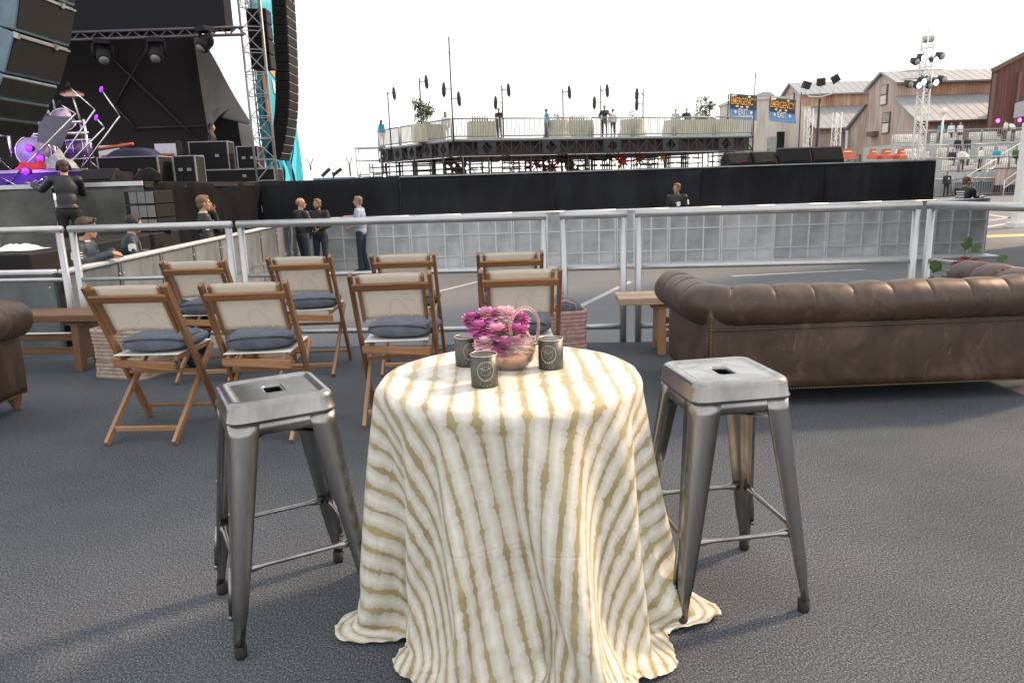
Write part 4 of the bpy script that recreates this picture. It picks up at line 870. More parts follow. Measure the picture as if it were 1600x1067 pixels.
# ---------------------------------------------------------------- beyond the left end
tt = thing('white_tent', 'white peaked tent beyond the teal banner', 'tent', (-17.5, 58, GZ)); m = MB()
rg = []
for k in range(7):
    u = k/6; s = 7.5*(1-u)**1.7+.15; rg.append([V((sx*s*1.25, sy*s, 2.0+2.9*u)) for sx, sy in ((-1, -1), (1, -1), (1, 1), (-1, 1))])
m.loft(rg, True, False, True); m.build('roof', K['tentwhite'], tt)
m = MB()
for sx in (-1, 1):
    for sy in (-1, 1): m.tube([(sx*9.3, sy*7.4, 0), (sx*9.3, sy*7.4, 2.0)], .08, 6)
m.build('poles', K['alu'], tt)
for i, px in enumerate((487, 548)):
    p = at(px, 270, 55); t = thing('fence_post', ['thin post with a forked top left of the platform, nearer the teal banner', 'thin post with a forked top left of the platform, over the blue hoarding'][i], 'post', (p.x, 55, GZ), 0, 'forked posts beyond the runway')
    m = MB(); m.tube([(0, 0, 0), (-.05, 0, 3.6)], .07, 6); m.tube([(-.05, 0, 3.55), (-.28, 0, 4.1)], .035, 5); m.tube([(-.05, 0, 3.55), (.2, 0, 4.1)], .035, 5); m.build('post', K['scaff'], t)
hb = thing('hoarding', 'low blue hoarding left of the platform', 'fence', (-9.9, 52, GZ)); MB().box((0, 0, 1.3), (7.2, .08, 2.6)).build('panel', K['bluewall'], hb); MB().box((0, -.06, 2.62), (7.2, .1, .06)).build('cap', K['deckpale'], hb)
fl = thing('site_light', 'pair of tilted floodlight panels on a short mast beyond the runway', 'floodlight', (at(522, 268, 50).x, 50, GZ)); m = MB(); m.tube([(0, 0, 0), (-.1, 0, 3.0)], .05, 6); m.build('mast', K['scaff'], fl)
for x, a in ((-.55, -.7), (.2, -.6)): MB().box((x, 0, 2.95), (.75, .1, .22), (0, a, 0)).build('panel', K['scaff'], fl)

# ---------------------------------------------------------------- the old sheds, stone house and brown hall on the right
def shed(label, X0, X1, Y0, Y1, ze, znb, znt, zr, nave=.30):
    t = thing('old_shed', label, 'building', (X0, Y0, GZ), 0, 'old sheet clad sheds'); W = Y1-Y0
    n0, n1, mid = Y0+W*nave, Y1-W*nave, (Y0+Y1)/2
    prof = [(Y0, GZ), (Y0, ze), (n0, znb), (n0, znt), (mid, zr), (n1, znt), (n1, znb), (Y1, ze), (Y1, GZ)]
    m = MB(); m.prism([(X0, y, z) for y, z in prof], (X1-X0, 0, 0)); m.build('wall', K['barnwall'], t, world=True)
    m = MB(); nb = int((X1-X0)/.5)
    m.box(((X0+X1)/2, n0-.04, (znb+znt)/2+.1), (X1-X0, .06, znt-znb-.3)); m.build('clerestory_strip', K['barnside'], t, world=True)
    def slope(y0, z0, y1, z1, nm):
        m = MB(); d = V((0, y1-y0, z1-z0)); nn = V((0, -(z1-z0), (y1-y0))).normalized(); nn = nn if nn.z > 0 else -nn
        a, b = V((X0-.35, y0, z0))+nn*.05, V((X0-.35, y1, z1))+nn*.05
        m.prism([a, b, b+V((X1-X0+.7, 0, 0)), a+V((X1-X0+.7, 0, 0))], nn*.18)
        k = int((X1-X0)/.9)
        for i in range(k+1): m.bar(a+nn*.19+V((i*.9, 0, 0)), b+nn*.19+V((i*.9, 0, 0)), .05, .025)
        m.build(nm, K['roofm'], t, world=True)
    k = .12
    slope(Y0-.6, ze-(znb-ze)*.6/(n0-Y0), n0, znb, 'lower_roof'); slope(Y1+.6, ze-(znb-ze)*.6/(n0-Y0), n1, znb, 'lower_roof')
    slope(n0-.5, znt-(zr-znt)*.5/(mid-n0), mid, zr, 'ridge_roof'); slope(n1+.5, znt-(zr-znt)*.5/(mid-n0), mid, zr, 'ridge_roof')
    def window(f, z0, z1, wy, nx=2, ny=2):
        yc = Y0+W*f
        o = MB().box((X0-.05, yc, (z0+z1)/2), (.16, wy, z1-z0)).build('window', K['framew'], t, world=True)
        for i in range(nx):
            for j in range(ny):
                q = MB(); q.box((X0-.14, yc-wy/2+wy*(i+.5)/nx, z0+(z1-z0)*(j+.5)/ny), (.05, wy/nx*.82, (z1-z0)/ny*.86)); p = q.build('pane', K['glassd'] if (i+j) % 3 else K['cushionw'], o, world=False)
                p.location = tuple(-c for c in t.location)
    window(.22, 1.1, 3.9, 2.2); window(.52, 1.0, 3.7, 2.0); window(.82, .8, 3.2, 1.9)
    window(.40, 5.2, 7.4, 1.5, 1, 2); window(.46, 8.2, zr-1.2, 1.4, 1, 2)
    MB().tube([(X0-.15, Y1-.15, GZ), (X0-.15, Y1-.15, ze)], .22, 8).build('drain_pipe', K['stripw'], t, world=True)
    MB().box((X0-.3, Y0+W*.56, 5.3), (.6, 1.6, .5)).build('beam', K['framew'], t, world=True)
    MB().box(((X0+X1)/2, Y0-.04, ze-.45), (X1-X0, .06, .55)).build('eaves_strip', K['barnside'], t, world=True)
    m = MB(); m.box((X0+3.5, Y0-.1, 1.5), (3.2, .2, 2.6)); m.build('door', K['framew'], t, world=True)
    return t
shed('large weathered sheet clad shed with a raised middle roof behind the light tower', 41.0, 52.5, 75, 90, 6.1, 8.6, 10.2, 11.5)
shed('further weathered shed with a pale roof left of the light tower', 37.5, 54, 91, 108, 6.6, 9.2, 11.0, 12.6)
sh = thing('stone_house', 'pale flat roofed stone building behind the two banners', 'building', (30, 88, GZ))
MB().box((0, 4, 5.2), (5.6, 8, 10.4)).build('wall', K['stone'], sh); MB().box((0, 4, 10.5), (5.9, 8.3, .3)).build('parapet', K['stone'], sh)
for x in (-1.6, 1.3):
    for z in (2.0, 5.3): MB().box((x, -.03, z), (1.3, .1, 1.7)).build('window', K['glassd'], sh)
MB().box((2.2, -.04, 5.6), (.9, .1, 2.2)).build('window', K['black'], sh)
MB().tube([(1.3, 3, 10.6), (1.3, 3, 11.3), (1.3, 3, 11.5)], [1.1, 1.1, .5], 14).build('roof_vent', K['roofm'], sh)
MB().box((5.0, 6, 4.9), (4.4, 4, 9.8)).build('annexe', K['stone'], sh)
bh = thing('brown_hall', 'dark red sheet clad hall at the right edge behind the seating stands', 'building', (42, 66, GZ))
m = MB(); m.prism([(40.9, 64, GZ), (60, 64, GZ), (60, 64, 18.6), (40.9, 64, 9.2)], (8.8, 12, 0)); m.build('wall', K['brownwall'], bh, world=True)
m = MB(); m.bar((40.8, 63.8, 9.2), (60, 63.8, 18.6), .3, .3); m.build('roof_edge', K['framew'], bh, world=True)
m = MB(); m.prism([(43.0, 63.85, 5.3), (52, 63.85, 6.6), (52, 63.85, 9.0), (43.0, 63.85, 6.5)], (0, -.1, 0)); m.build('pale_panel', M('violet_grey_sheet', (.40, .36, .40), .7), bh, world=True)
m = MB()
for x in (41.1, 43.2, 46, 48.5): m.box((x, 63.9, 4.5), (.22, .2, 9))
m.bar((42.6, 63.85, 2.5), (46, 63.85, 4.8), .15, .15); m.build('frame', K['framew'], bh, world=True)

# two printed banners
def exit_banner(p, wd, ht, label, seed):
    t = thing('exit_banner', label, 'banner', p, seed, 'emergency exit banners')
    cur = lambda x, z: V((x-.10*wd*(z/ht)*0, .22*math.sin(x/wd*2.4+seed)+.25*math.sin(z/ht*2+seed), z-.10*x))
    def part(nm, x0, x1, z0, z1, mat, off):
        m = MB(); m.grid(14, 8, lambda u, v: cur(x0+(x1-x0)*u, z0+(z1-z0)*v)+V((0, -off, 0))); return m.build(nm, mat, t, solid=.012 if off == 0 else 0)
    part('cloth', 0, wd, 0, ht, K['banner_dark'], 0); part('blue_field', .01*wd, .99*wd, .0, ht*.40, K['banner_blue'], .02)
    for word, xc, zc, hh, col in (('EMERGENCY', .5, .60, .27, 'letter_orange'), ('EXIT', .5, .20, .24, 'letter_cream')):
        cu = bpy.data.curves.new('word', 'FONT'); cu.body = word; cu.align_x = 'CENTER'; cu.size = 1; cu.offset = .012
        to = bpy.data.objects.new('word', cu); C.objects.link(to); bpy.context.view_layer.update()
        me = bpy.data.meshes.new_from_object(to.evaluated_get(bpy.context.evaluated_depsgraph_get())); bpy.data.objects.remove(to)
        xs = [v.co.x for v in me.vertices]; ww = max(xs)-min(xs); tw = wd*(.92 if word[1] == 'M' else .34); h0 = max(v.co.y for v in me.vertices)
        for v in me.vertices: v.co = cur(wd*xc+v.co.x*tw/ww, ht*zc+v.co.y/h0*ht*hh)+V((0, -.05, 0))
        me.materials.clear(); me.materials.append(K[col]); o = inst('lettering', me, t)
    for x in (.22, .80):
        m = MB(); q = [(x-.05, .36), (x, .44), (x+.05, .36), (x, .28)]
        m.add([cur(wd*a, ht*(b-.06))+V((0, -.05, 0)) for a, b in q], [(0, 1, 2, 3)]); m.build('diamond_mark', K['letter_cream'], t)
    for x, z in ((.1, .92), (.2, .93), (.72, .92), (.28, .52), (.45, .5), (.66, .52)):
        m = MB(); c = cur(wd*x, ht*z)+V((0, -.06, 0)); m.ell(c, (.13, .02, .09), 8, 5); m.build('pale_mark', K['letter_cream'], t)
K['letter_orange'] = M('letter_orange', (.85, .38, .06), .6); K['letter_cream'] = M('letter_cream', (.78, .68, .52), .6)
exit_banner(at(1140, 186, 60), 2.15, 1.95, 'dark banner reading EMERGENCY EXIT, the left of the two, above the green bush', -.1)
exit_banner(at(1204, 189, 60), 2.45, 1.85, 'dark banner reading EMERGENCY EXIT, the right of the two, before the stone house', .25)
for px, Y in ((1137, 60.2), (1250, 60.2)):
    p = at(px, 188, Y); t = thing('banner_pole', 'thin pole holding the banner at '+('the left' if px < 1200 else 'the right'), 'pole', (p.x, Y, GZ), 0, 'banner poles'); MB().tube([(0, 0, 0), (0, 0, 8.2)], .05, 6).build('pole', K['scaff'], t)

# floodlight pole, light tower
lp = thing('floodlight_pole', 'tall dark pole with three floodlights left of the sheds', 'lamp post', (18.6, 45, GZ)); MB().tube([(0, 0, 0), (.1, 0, 6.2)], [.10, .08], 10).build('pole', K['scaff'], lp)
m = MB(); m.tube([(-.75, 0, 6.9), (-.75, 0, 6.55), (-.6, 0, 6.35), (0.1, 0, 6.3), (.75, 0, 6.45), (.9, 0, 6.75), (.92, 0, 7.1)], .035, 8); m.tube([(.1, 0, 6.2), (.1, 0, 7.1)], .035, 8); m.build('crossarm', K['stripw'], lp)
for x, z, a in ((-.75, 7.0, .2), (.1, 7.15, -.1), (.95, 7.3, -.5)): MB().box((x, 0, z), (.46, .3, .42), (.3, a, a)).build('floodlight', K['scaff'], lp, bevel=.03)
truss_tower('truss_tower', 'short white truss post just right of the floodlight pole', 'truss tower', 19.35, 44, GZ, 4.7, .35, K['whitepaint'], .2, .5)
truss_tower('truss_tower', 'white truss post left of the floodlight pole, before the further shed', 'truss tower', 18.9, 47, GZ, 5.2, .35, K['whitepaint'], .2, .5)
lt = truss_tower('light_tower', 'tall white truss light tower with a cluster of dark spotlights', 'light tower', 22.9, 41.5, GZ, 8.7, .42, K['whitepaint'], .25, .48, None, .04)
m = MB()
for z in (6.75, 7.15): m.tube([(-1.3, 0, z), (1.35, 0, z+.12)], .04, 6); m.tube([(-1.3, .3, z), (1.35, .3, z+.12)], .04, 6)
for i in range(8): m.tube([(-1.3+.33*i, 0, 6.75+.015*i), (-1.3+.33*i+.16, 0, 7.15+.02*i)], .02, 5)
m.build('crossbar', K['whitepaint'], lt)
m = MB(); m.tube([(0, 0, 8.6), (0, 0, 8.9)], .25, 8); m.build('top_cap', K['alu_dull'], lt)
for i, (x, z, lit) in enumerate([(x_, z_+1.4, l_) for x_, z_, l_ in [(-.85, 6.2, 0), (-.45, 6.4, 1), (.35, 6.3, 1), (.75, 6.5, 0), (-1.15, 5.05, 0), (-.6, 5.0, 1), (-.3, 5.2, 1), (-.1, 5.3, 0), (.15, 5.0, 0), (.5, 5.15, 1), (1.0, 5.3, 0)]]):
    m = MB(); m.tube([(x, .1, z+.08), (x, -.15, z), (x, -.28, z-.04)], [.13, .20, .19], 12); m.box((x, 0, z+.18), (.3, .08, .06)); o = m.build('spotlight', K['scaff'], lt)
    MB().cyl((x, -.285, z-.042), (x, -.30, z-.046), .15, n=12).build('lens', K['lampface'] if lit else K['glassd'], o)

# plastic barriers and low white walls before the sheds
for i, (px, wd, lab) in enumerate([(1302, .9, 'leftmost, by the white truss post'), (1322, 1.3, 'wide one left of the three under the large shed'), (1363, .6, 'narrow one in the middle'), (1384, 1.1, 'left of the light tower'), (1407, .8, 'just behind the light tower')]):
    p = at(px, 247, 55); t = thing('plastic_barrier', 'orange plastic barrier before the sheds, '+lab, 'barrier', (p.x, 55, p.z-.1), .1*i, 'orange plastic barriers before the sheds')
    MB().loft([[V((sx*wd*.5*k, sy*.25*k, z)) for sx, sy in ((-1, -1), (1, -1), (1, 1), (-1, 1))] for z, k in ((0, 1), (.25, 1), (.45, .6), (.75, .5))], True, True, True, False).build('body', K['orangebar'], t)
    MB().box((0, -.17, .55), (wd*.5, .04, .1)).build('band', K['yellowc'], t)
t0, t1 = at(1292, 256, 52), at(1432, 251, 52)
wt = thing('white_terrace', 'low white terrace wall between the runway end and the sheds', 'wall', (t0.x, 52, GZ)); MB().box(((t1.x-t0.x)/2, 2.5, (1.95-GZ)/2), (t1.x-t0.x, 6, 1.95-GZ)).build('wall', K['cushionw'], wt)
MB().box(((t1.x-t0.x)/2, -.55, 1.9), (t1.x-t0.x, .1, .12)).build('coping', K['whitepaint'], wt)

# ---------------------------------------------------------------- seating stands
st = thing('seating_stand', 'white tiered seating stand at the right behind the security guards', 'stand', (36, 56, GZ))
TIER = [(28.6, 52.8, 1.05), (30.0, 56.6, 2.05), (31.4, 60.6, 3.35)]
for x0, y0, z in TIER: MB().box((x0-36+9, y0-56+2.6, (z-GZ)/2), (18, 5.0, z-GZ)).build('tier', K['deckpale'], st)
for i, (x0, y0, z) in enumerate(TIER):
    for k in range(4):
        a, b = V((x0+k*3.6, y0+.15, z)), V((x0+k*3.6+3.5, y0+.15, z))
        bar_railing(a, b, 'white barred railing panel on the seating stand, '+['lowest', 'middle', 'top'][i]+' tier, '+['leftmost', 'second from the left', 'third from the left', 'at the right edge'][k], 'white railings of the seating stand', 1.0, .16, .014)
for k in range(4):
    bar_railing((28.0+k*3.4, 52.0, GZ), (28.0+k*3.4+3.3, 52.0, GZ), 'white barred fence panel on the ground before the seating stand, '+['leftmost, by the runway end', 'behind the standing guard', 'before the pale crates', 'at the right edge'][k], 'white fence before the seating stand', 1.2, .16, .02)
bk = MB().box((7, -3.6, .55), (17, .06, 1.0)).build('fascia', K['black'], st)
def sofa_white(x, y, z, w_, label):
    t = thing('lounge_sofa', label, 'sofa', (x, y, z), 0, 'white lounge sofas on the seating stand')
    MB().box((0, 0, .22), (w_, .8, .40)).build('seat', K['cushionw'], t, bevel=.05); MB().box((0, .35, .6), (w_, .2, .5)).build('backrest', K['cushionw'], t, bevel=.06)
    for s in (-1, 1): MB().box((s*(w_/2-.1), 0, .45), (.2, .8, .3)).build('arm', K['cushionw'], t, bevel=.05)
    for k in range(max(1, int(w_/.8))): MB().ell((-w_/2+.5+k*.8, .2, .62), (.28, .12, .24), 10, 6).build('pillow', K['whitepaint'] if k % 2 else K['cushionw'], t)
for i, (x0, y0, z) in enumerate(TIER):
    for k in range(4):
        sofa_white(x0+1.4+k*3.2+.3*i, y0+1.7, z, 2.3, 'white upholstered sofa on the '+['lowest', 'middle', 'top'][i]+' tier of the stand, '+['leftmost', 'second from the left', 'third from the left', 'rightmost'][k])
for i, (x, y, z, L, dz) in enumerate([(31.9, 52.4, GZ, 3.2, 1.5), (36.2, 55.4, .9, 3.6, 1.7), (34.0, 50.6, GZ, 3.8, 2.2)]):
    t = thing('stair_handrail', 'white sloping stair handrail on the seating stand, '+['lower left', 'upper right', 'lower right'][i], 'railing', (x, y, z), 0, 'stair handrails of the seating stand'); m = MB()
    for h_ in (.5, 1.0): m.tube([(0, 0, h_), (L, 1, h_+dz)], .045, 6)
    for u in (0, .33, .66, 1): m.tube([(L*u, u, dz*u), (L*u, u, dz*u+1)], .04, 6)
    m.build('rail', K['whitepaint'], t)
for i, px in enumerate((1530, 1552, 1570)):
    p = at(px, 303, 50); t = thing('storage_crate', 'pale grey crate behind the fence, '+['left of three', 'middle of three', 'right of three'][i], 'crate', (p.x, 53.0 if 0 else 52.4, GZ), 0, 'pale crates behind the fence')
    MB().loft([[V((sx*.48*k, sy*.3*k, z)) for sx, sy in ((-1, -1), (1, -1), (1, 1), (-1, 1))] for z, k in ((0, .85), (.95, 1))], True, True, True, False).build('body', K['bluebox'], t); MB().box((0, 0, .98), (1.02, .66, .07)).build('lid', K['stripw'], t)
wl_ = thing('plank_counter', 'weathered plank fronted counter at the right edge of the stand', 'counter', (35.6, 51.2, .1)); m = MB()
for k in range(12): MB().box((-1.7+.3*k, 0, .55), (.285, .1, 1.1)).build('plank', K['barnwall'], wl_)
MB().box((0, .1, 1.13), (3.7, .4, .06)).build('counter_top', K['framew'], wl_)
wc = thing('white_column', 'white fabric wrapped column at the right edge before the stand', 'column', (at(1597, 290, 24).x, 24, GZ)); MB().box((0, 0, 1.7), (.28, .28, 3.2)).build('shaft', K['white'], wc, bevel=.02); MB().box((0, 0, .08), (.5, .5, .16)).build('foot', K['white'], wc)
for i, (px, py) in enumerate(((1559, 189), (1593, 188))):
    p = at(px, py, 60); t = thing('stage_light', 'magenta lit spotlight on the top rail before the brown hall, '+['left', 'right'][i], 'stage light', p, 0, 'magenta lights on the stand'); MB().tube([(0, .2, 0), (0, 0, 0)], [.14, .22], 12).build('housing', K['scaff'], t); MB().tube([(0, -.01, 0), (0, -.03, 0)], [.15, .15], 14).build('lens', K['pinkl'], t)
gl = thing('globe_lamp', 'white globe lamp on a slim post above the stand', 'lamp post', (at(1471, 215, 58).x, 58, 2.0)); MB().tube([(0, 0, 0), (0, 0, 3.4)], .07, 6).build('post', K['whitepaint'], gl); MB().ell((0, 0, 3.6), .26, 12, 8).build('globe', K['cushionw'], gl)
# ---------------------------------------------------------------- folding chairs
WIDTH = .445
def make_chair():
    t = thing('folding_chair', 'teak folding chair with cream canvas', 'chair', (0, 0, 0), 0, 'teak folding chairs in two rows facing the stage')
    hw = WIDTH/2
    top, foot = V((0, -.178, .885)), V((0, .275, .012))         # long member: back top to front foot
    seatf, rfoot = V((0, .335, .455)), V((0, -.245, .012))      # short member: seat front to rear foot
    X = V((1, 0, 0)); nb = V((0, -(foot-top).z, (foot-top).y)).normalized()
    for s in (-1, 1):
        m = MB(); m.bar(top+X*(s*hw), foot+X*(s*hw), .046, .024, (1, 0, 0)); o = m.build('long_leg', K['teak'], t, bevel=.005, seg=2)
        m = MB(); m.bar(seatf+X*(s*(hw-.030)), rfoot+X*(s*(hw-.030)), .036, .022, (1, 0, 0)); m.build('short_leg', K['teak_pale'], t, bevel=.004, seg=2)
        m = MB(); m.bar(V((s*(hw-.058), -.065, .452)), V((s*(hw-.058), .345, .458)), .022, .034, (0, 0, 1)); m.build('seat_rail', K['teak_pale'], t, bevel=.004)
    on = lambda f: top.lerp(foot, f)
    mid = on(.62); m = MB(); m.bar(mid-X*(hw-.012)+V((0, .0, -.005)), mid+X*(hw-.012)+V((0, 0, -.005)), .03, .020, (0, 0, 1)); m.build('lower_rail', K['teak'], t, bevel=.003)
    f2 = on(.91); m = MB(); m.bar(f2-X*(hw-.012), f2+X*(hw-.012), .024, .018, (0, 0, 1)); m.build('front_stretcher', K['teak'], t, bevel=.003)
    r2 = seatf.lerp(rfoot, .86); m = MB(); m.bar(r2-X*(hw-.042), r2+X*(hw-.042), .018, .030, (0, 0, 1)); m.build('rear_stretcher', K['teak_pale'], t, bevel=.003)
    m = MB(); m.bar(V((-(hw-.02), -.045, .425)), V((hw-.02, -.155, .425)), .020, .046, (0, 0, 1)); m.build('seat_back_rail', K['teak'], t, bevel=.003)
    m = MB(); m.bar(V((-(hw-.07), .325, .435)), V((hw-.07, .215, .435)), .022, .034, (0, 0, 1)); m.build('seat_front_rail', K['teak'], t, bevel=.003)
    # back: inner slats, cross rail behind the canvas, canvas panel
    d = (foot-top).normalized()
    off = nb*(.006 if nb.y > 0 else -.006)
    for s in (-1, 1):
        a = top+X*(s*(hw-.040))+d*.012; m = MB(); m.bar(a, a+d*.315, .030, .018, (1, 0, 0)); m.build('back_slat', K['teak'], t, bevel=.003)
    bk = -nb if nb.y > 0 else nb                              # towards the rear
    a = top+d*.075+bk*.022; m = MB(); m.bar(a-X*(hw-.006), a+X*(hw-.006), .018, .048, d); m.build('cross_rail', K['teak'], t, bevel=.004)
    def cv(u, v):
        x = (u-.5)*2*(hw-.048); z = .004+.315*v
        sag = .016*(1-(2*u-1)**2)*(.4+.6*v)
        return top+X*x+d*z-bk*(sag-.002)
    MB().grid(12, 12, cv).build('back_canvas', K['canvas'], t, solid=.0025)
    def sv(u, v):
        x = (u-.5)*2*(hw-.035); y = -.075+.425*v; return V((x, y, .474-.012*(1-(2*u-1)**2)*(1-(2*v-1)**2)))
    MB().grid(10, 10, sv).build('seat_canvas', K['white'], t, solid=.003)
    m = MB()
    for s in (-1, 1):
        for q in (on(.50), on(.62)): m.cyl(q+X*(s*(hw+.012)), q+X*(s*(hw+.015)), .006, n=8)
    m.build('bolts', K['brass'], t)
    # faint pale print on the back of the canvas: a plain arch and a stroke
    m = MB()
    def pr(pts, wd):
        q = [cv(u, v)+bk*.0016 for u, v in pts]
        for i in range(len(q)-1):
            e = (q[i+1]-q[i]).normalized().cross(bk).normalized()*wd; k = MB; m.add([q[i]-e, q[i]+e, q[i+1]+e, q[i+1]-e], [(0, 1, 2, 3)])
    pr([(.40, .97), (.42, .80), (.44, .68), (.48, .60), (.53, .57), (.59, .60), (.65, .68), (.70, .78), (.74, .88), (.78, .97)], .006)
    pr([(.68, .50), (.73, .45), (.78, .47), (.74, .53), (.68, .53)], .004); pr([(.66, .57), (.76, .60), (.86, .60)], .004)
    m.build('canvas_print', K['canvas_print'], t)
    return t
def make_cushion():
    t = thing('seat_cushion', 'slate blue linen cushion', 'cushion', (0, 0, 0), 0, 'slate blue cushions on the folding chairs')
    W_, D_, H_ = .203, .19, .095
    def fn(u, v):
        a = u*2*math.pi; s = math.sin(v*math.pi); zz = -math.cos(v*math.pi)
        ca, sa = math.cos(a), math.sin(a); sq = lambda c: math.copysign(abs(c)**.42, c)
        k = s**.45
        return V((W_*sq(ca)*k, D_*sq(sa)*k, H_/2+H_/2*zz*(1-.30*(abs(ca*sa)*2)**2*k)+.006*mnoise.noise(V((ca*3, sa*3, v*4)))))
    m = MB(); n, q = 40, 18
    m.loft([[fn(i/n, j/(q-1)) for i in range(n)] for j in range(q)], True, False, False); m.build('cushion_body', K['navy'], t)
    def top(x, y):
        a, b = min(1, abs(x)/W_), min(1, abs(y)/D_); return H_*(1-.22*(a**4+b**4))-.004
    MB().grid(14, 8, lambda u, v: V(((u-.5)*.36, -.17+.23*v, top((u-.5)*.36, -.17+.23*v)+.004+.007*math.sin(v*math.pi*.5)*(1-abs(2*u-1)**3)+.002*math.sin(u*17)*v))).build('envelope_flap', K['navy'], t, solid=.004)
    m = MB(); m.grid(6, 3, lambda u, v: V((-.02+.11*u, .09+.035*v+.012*math.sin(u*5), top(.05, .1)+.006))); m.build('print', K['blueprint'], t)
    m = MB(); m.grid(4, 2, lambda u, v: V((-.10+.07*u, .085+.014*v, top(.05, .1)+.006))); m.build('print', K['canvas_print'], t)
    return t
ch_t, cu_t = None, None
CH = [(-2.06, 4.06, -.05), (-1.425, 4.02, .03), (-.68, 4.23, .03), (.055, 4.22, .02), (-2.24, 5.33, -.02), (-1.52, 5.42, .02), (-.76, 5.36, .0), (.0, 5.24, .03)]
CL = ['front row, leftmost', 'front row, second from the left', 'front row, third from the left', 'front row, behind the flowers', 'back row, beside the dark jacket', 'back row, second from the left', 'back row, third from the left', 'back row, right end']
c0 = make_chair(); q0 = make_cushion(); ct, qt = tree(c0), tree(q0)
for i, (x, y, rz) in enumerate(CH):
    lab = 'teak folding chair with cream canvas back, '+CL[i]
    o = c0 if i == 0 else dup(ct, (x, y, 0), rz, lab)
    o.location = (x, y, 0); o.rotation_euler.z = rz; o['label'] = lab
    r = random.Random(i); dx, dy = r.uniform(-.03, .03), r.uniform(-.03, .03)
    if i == 5: dx = .0
    lab = 'slate blue linen cushion on the chair in the '+CL[i]
    p = (x+dx, y+.135+dy, .470)
    o = q0 if i == 0 else dup(qt, p, rz+r.uniform(-.22, .22), lab)
    o.location = p; o['label'] = lab
    if i == 0: o.rotation_euler.z = -.02

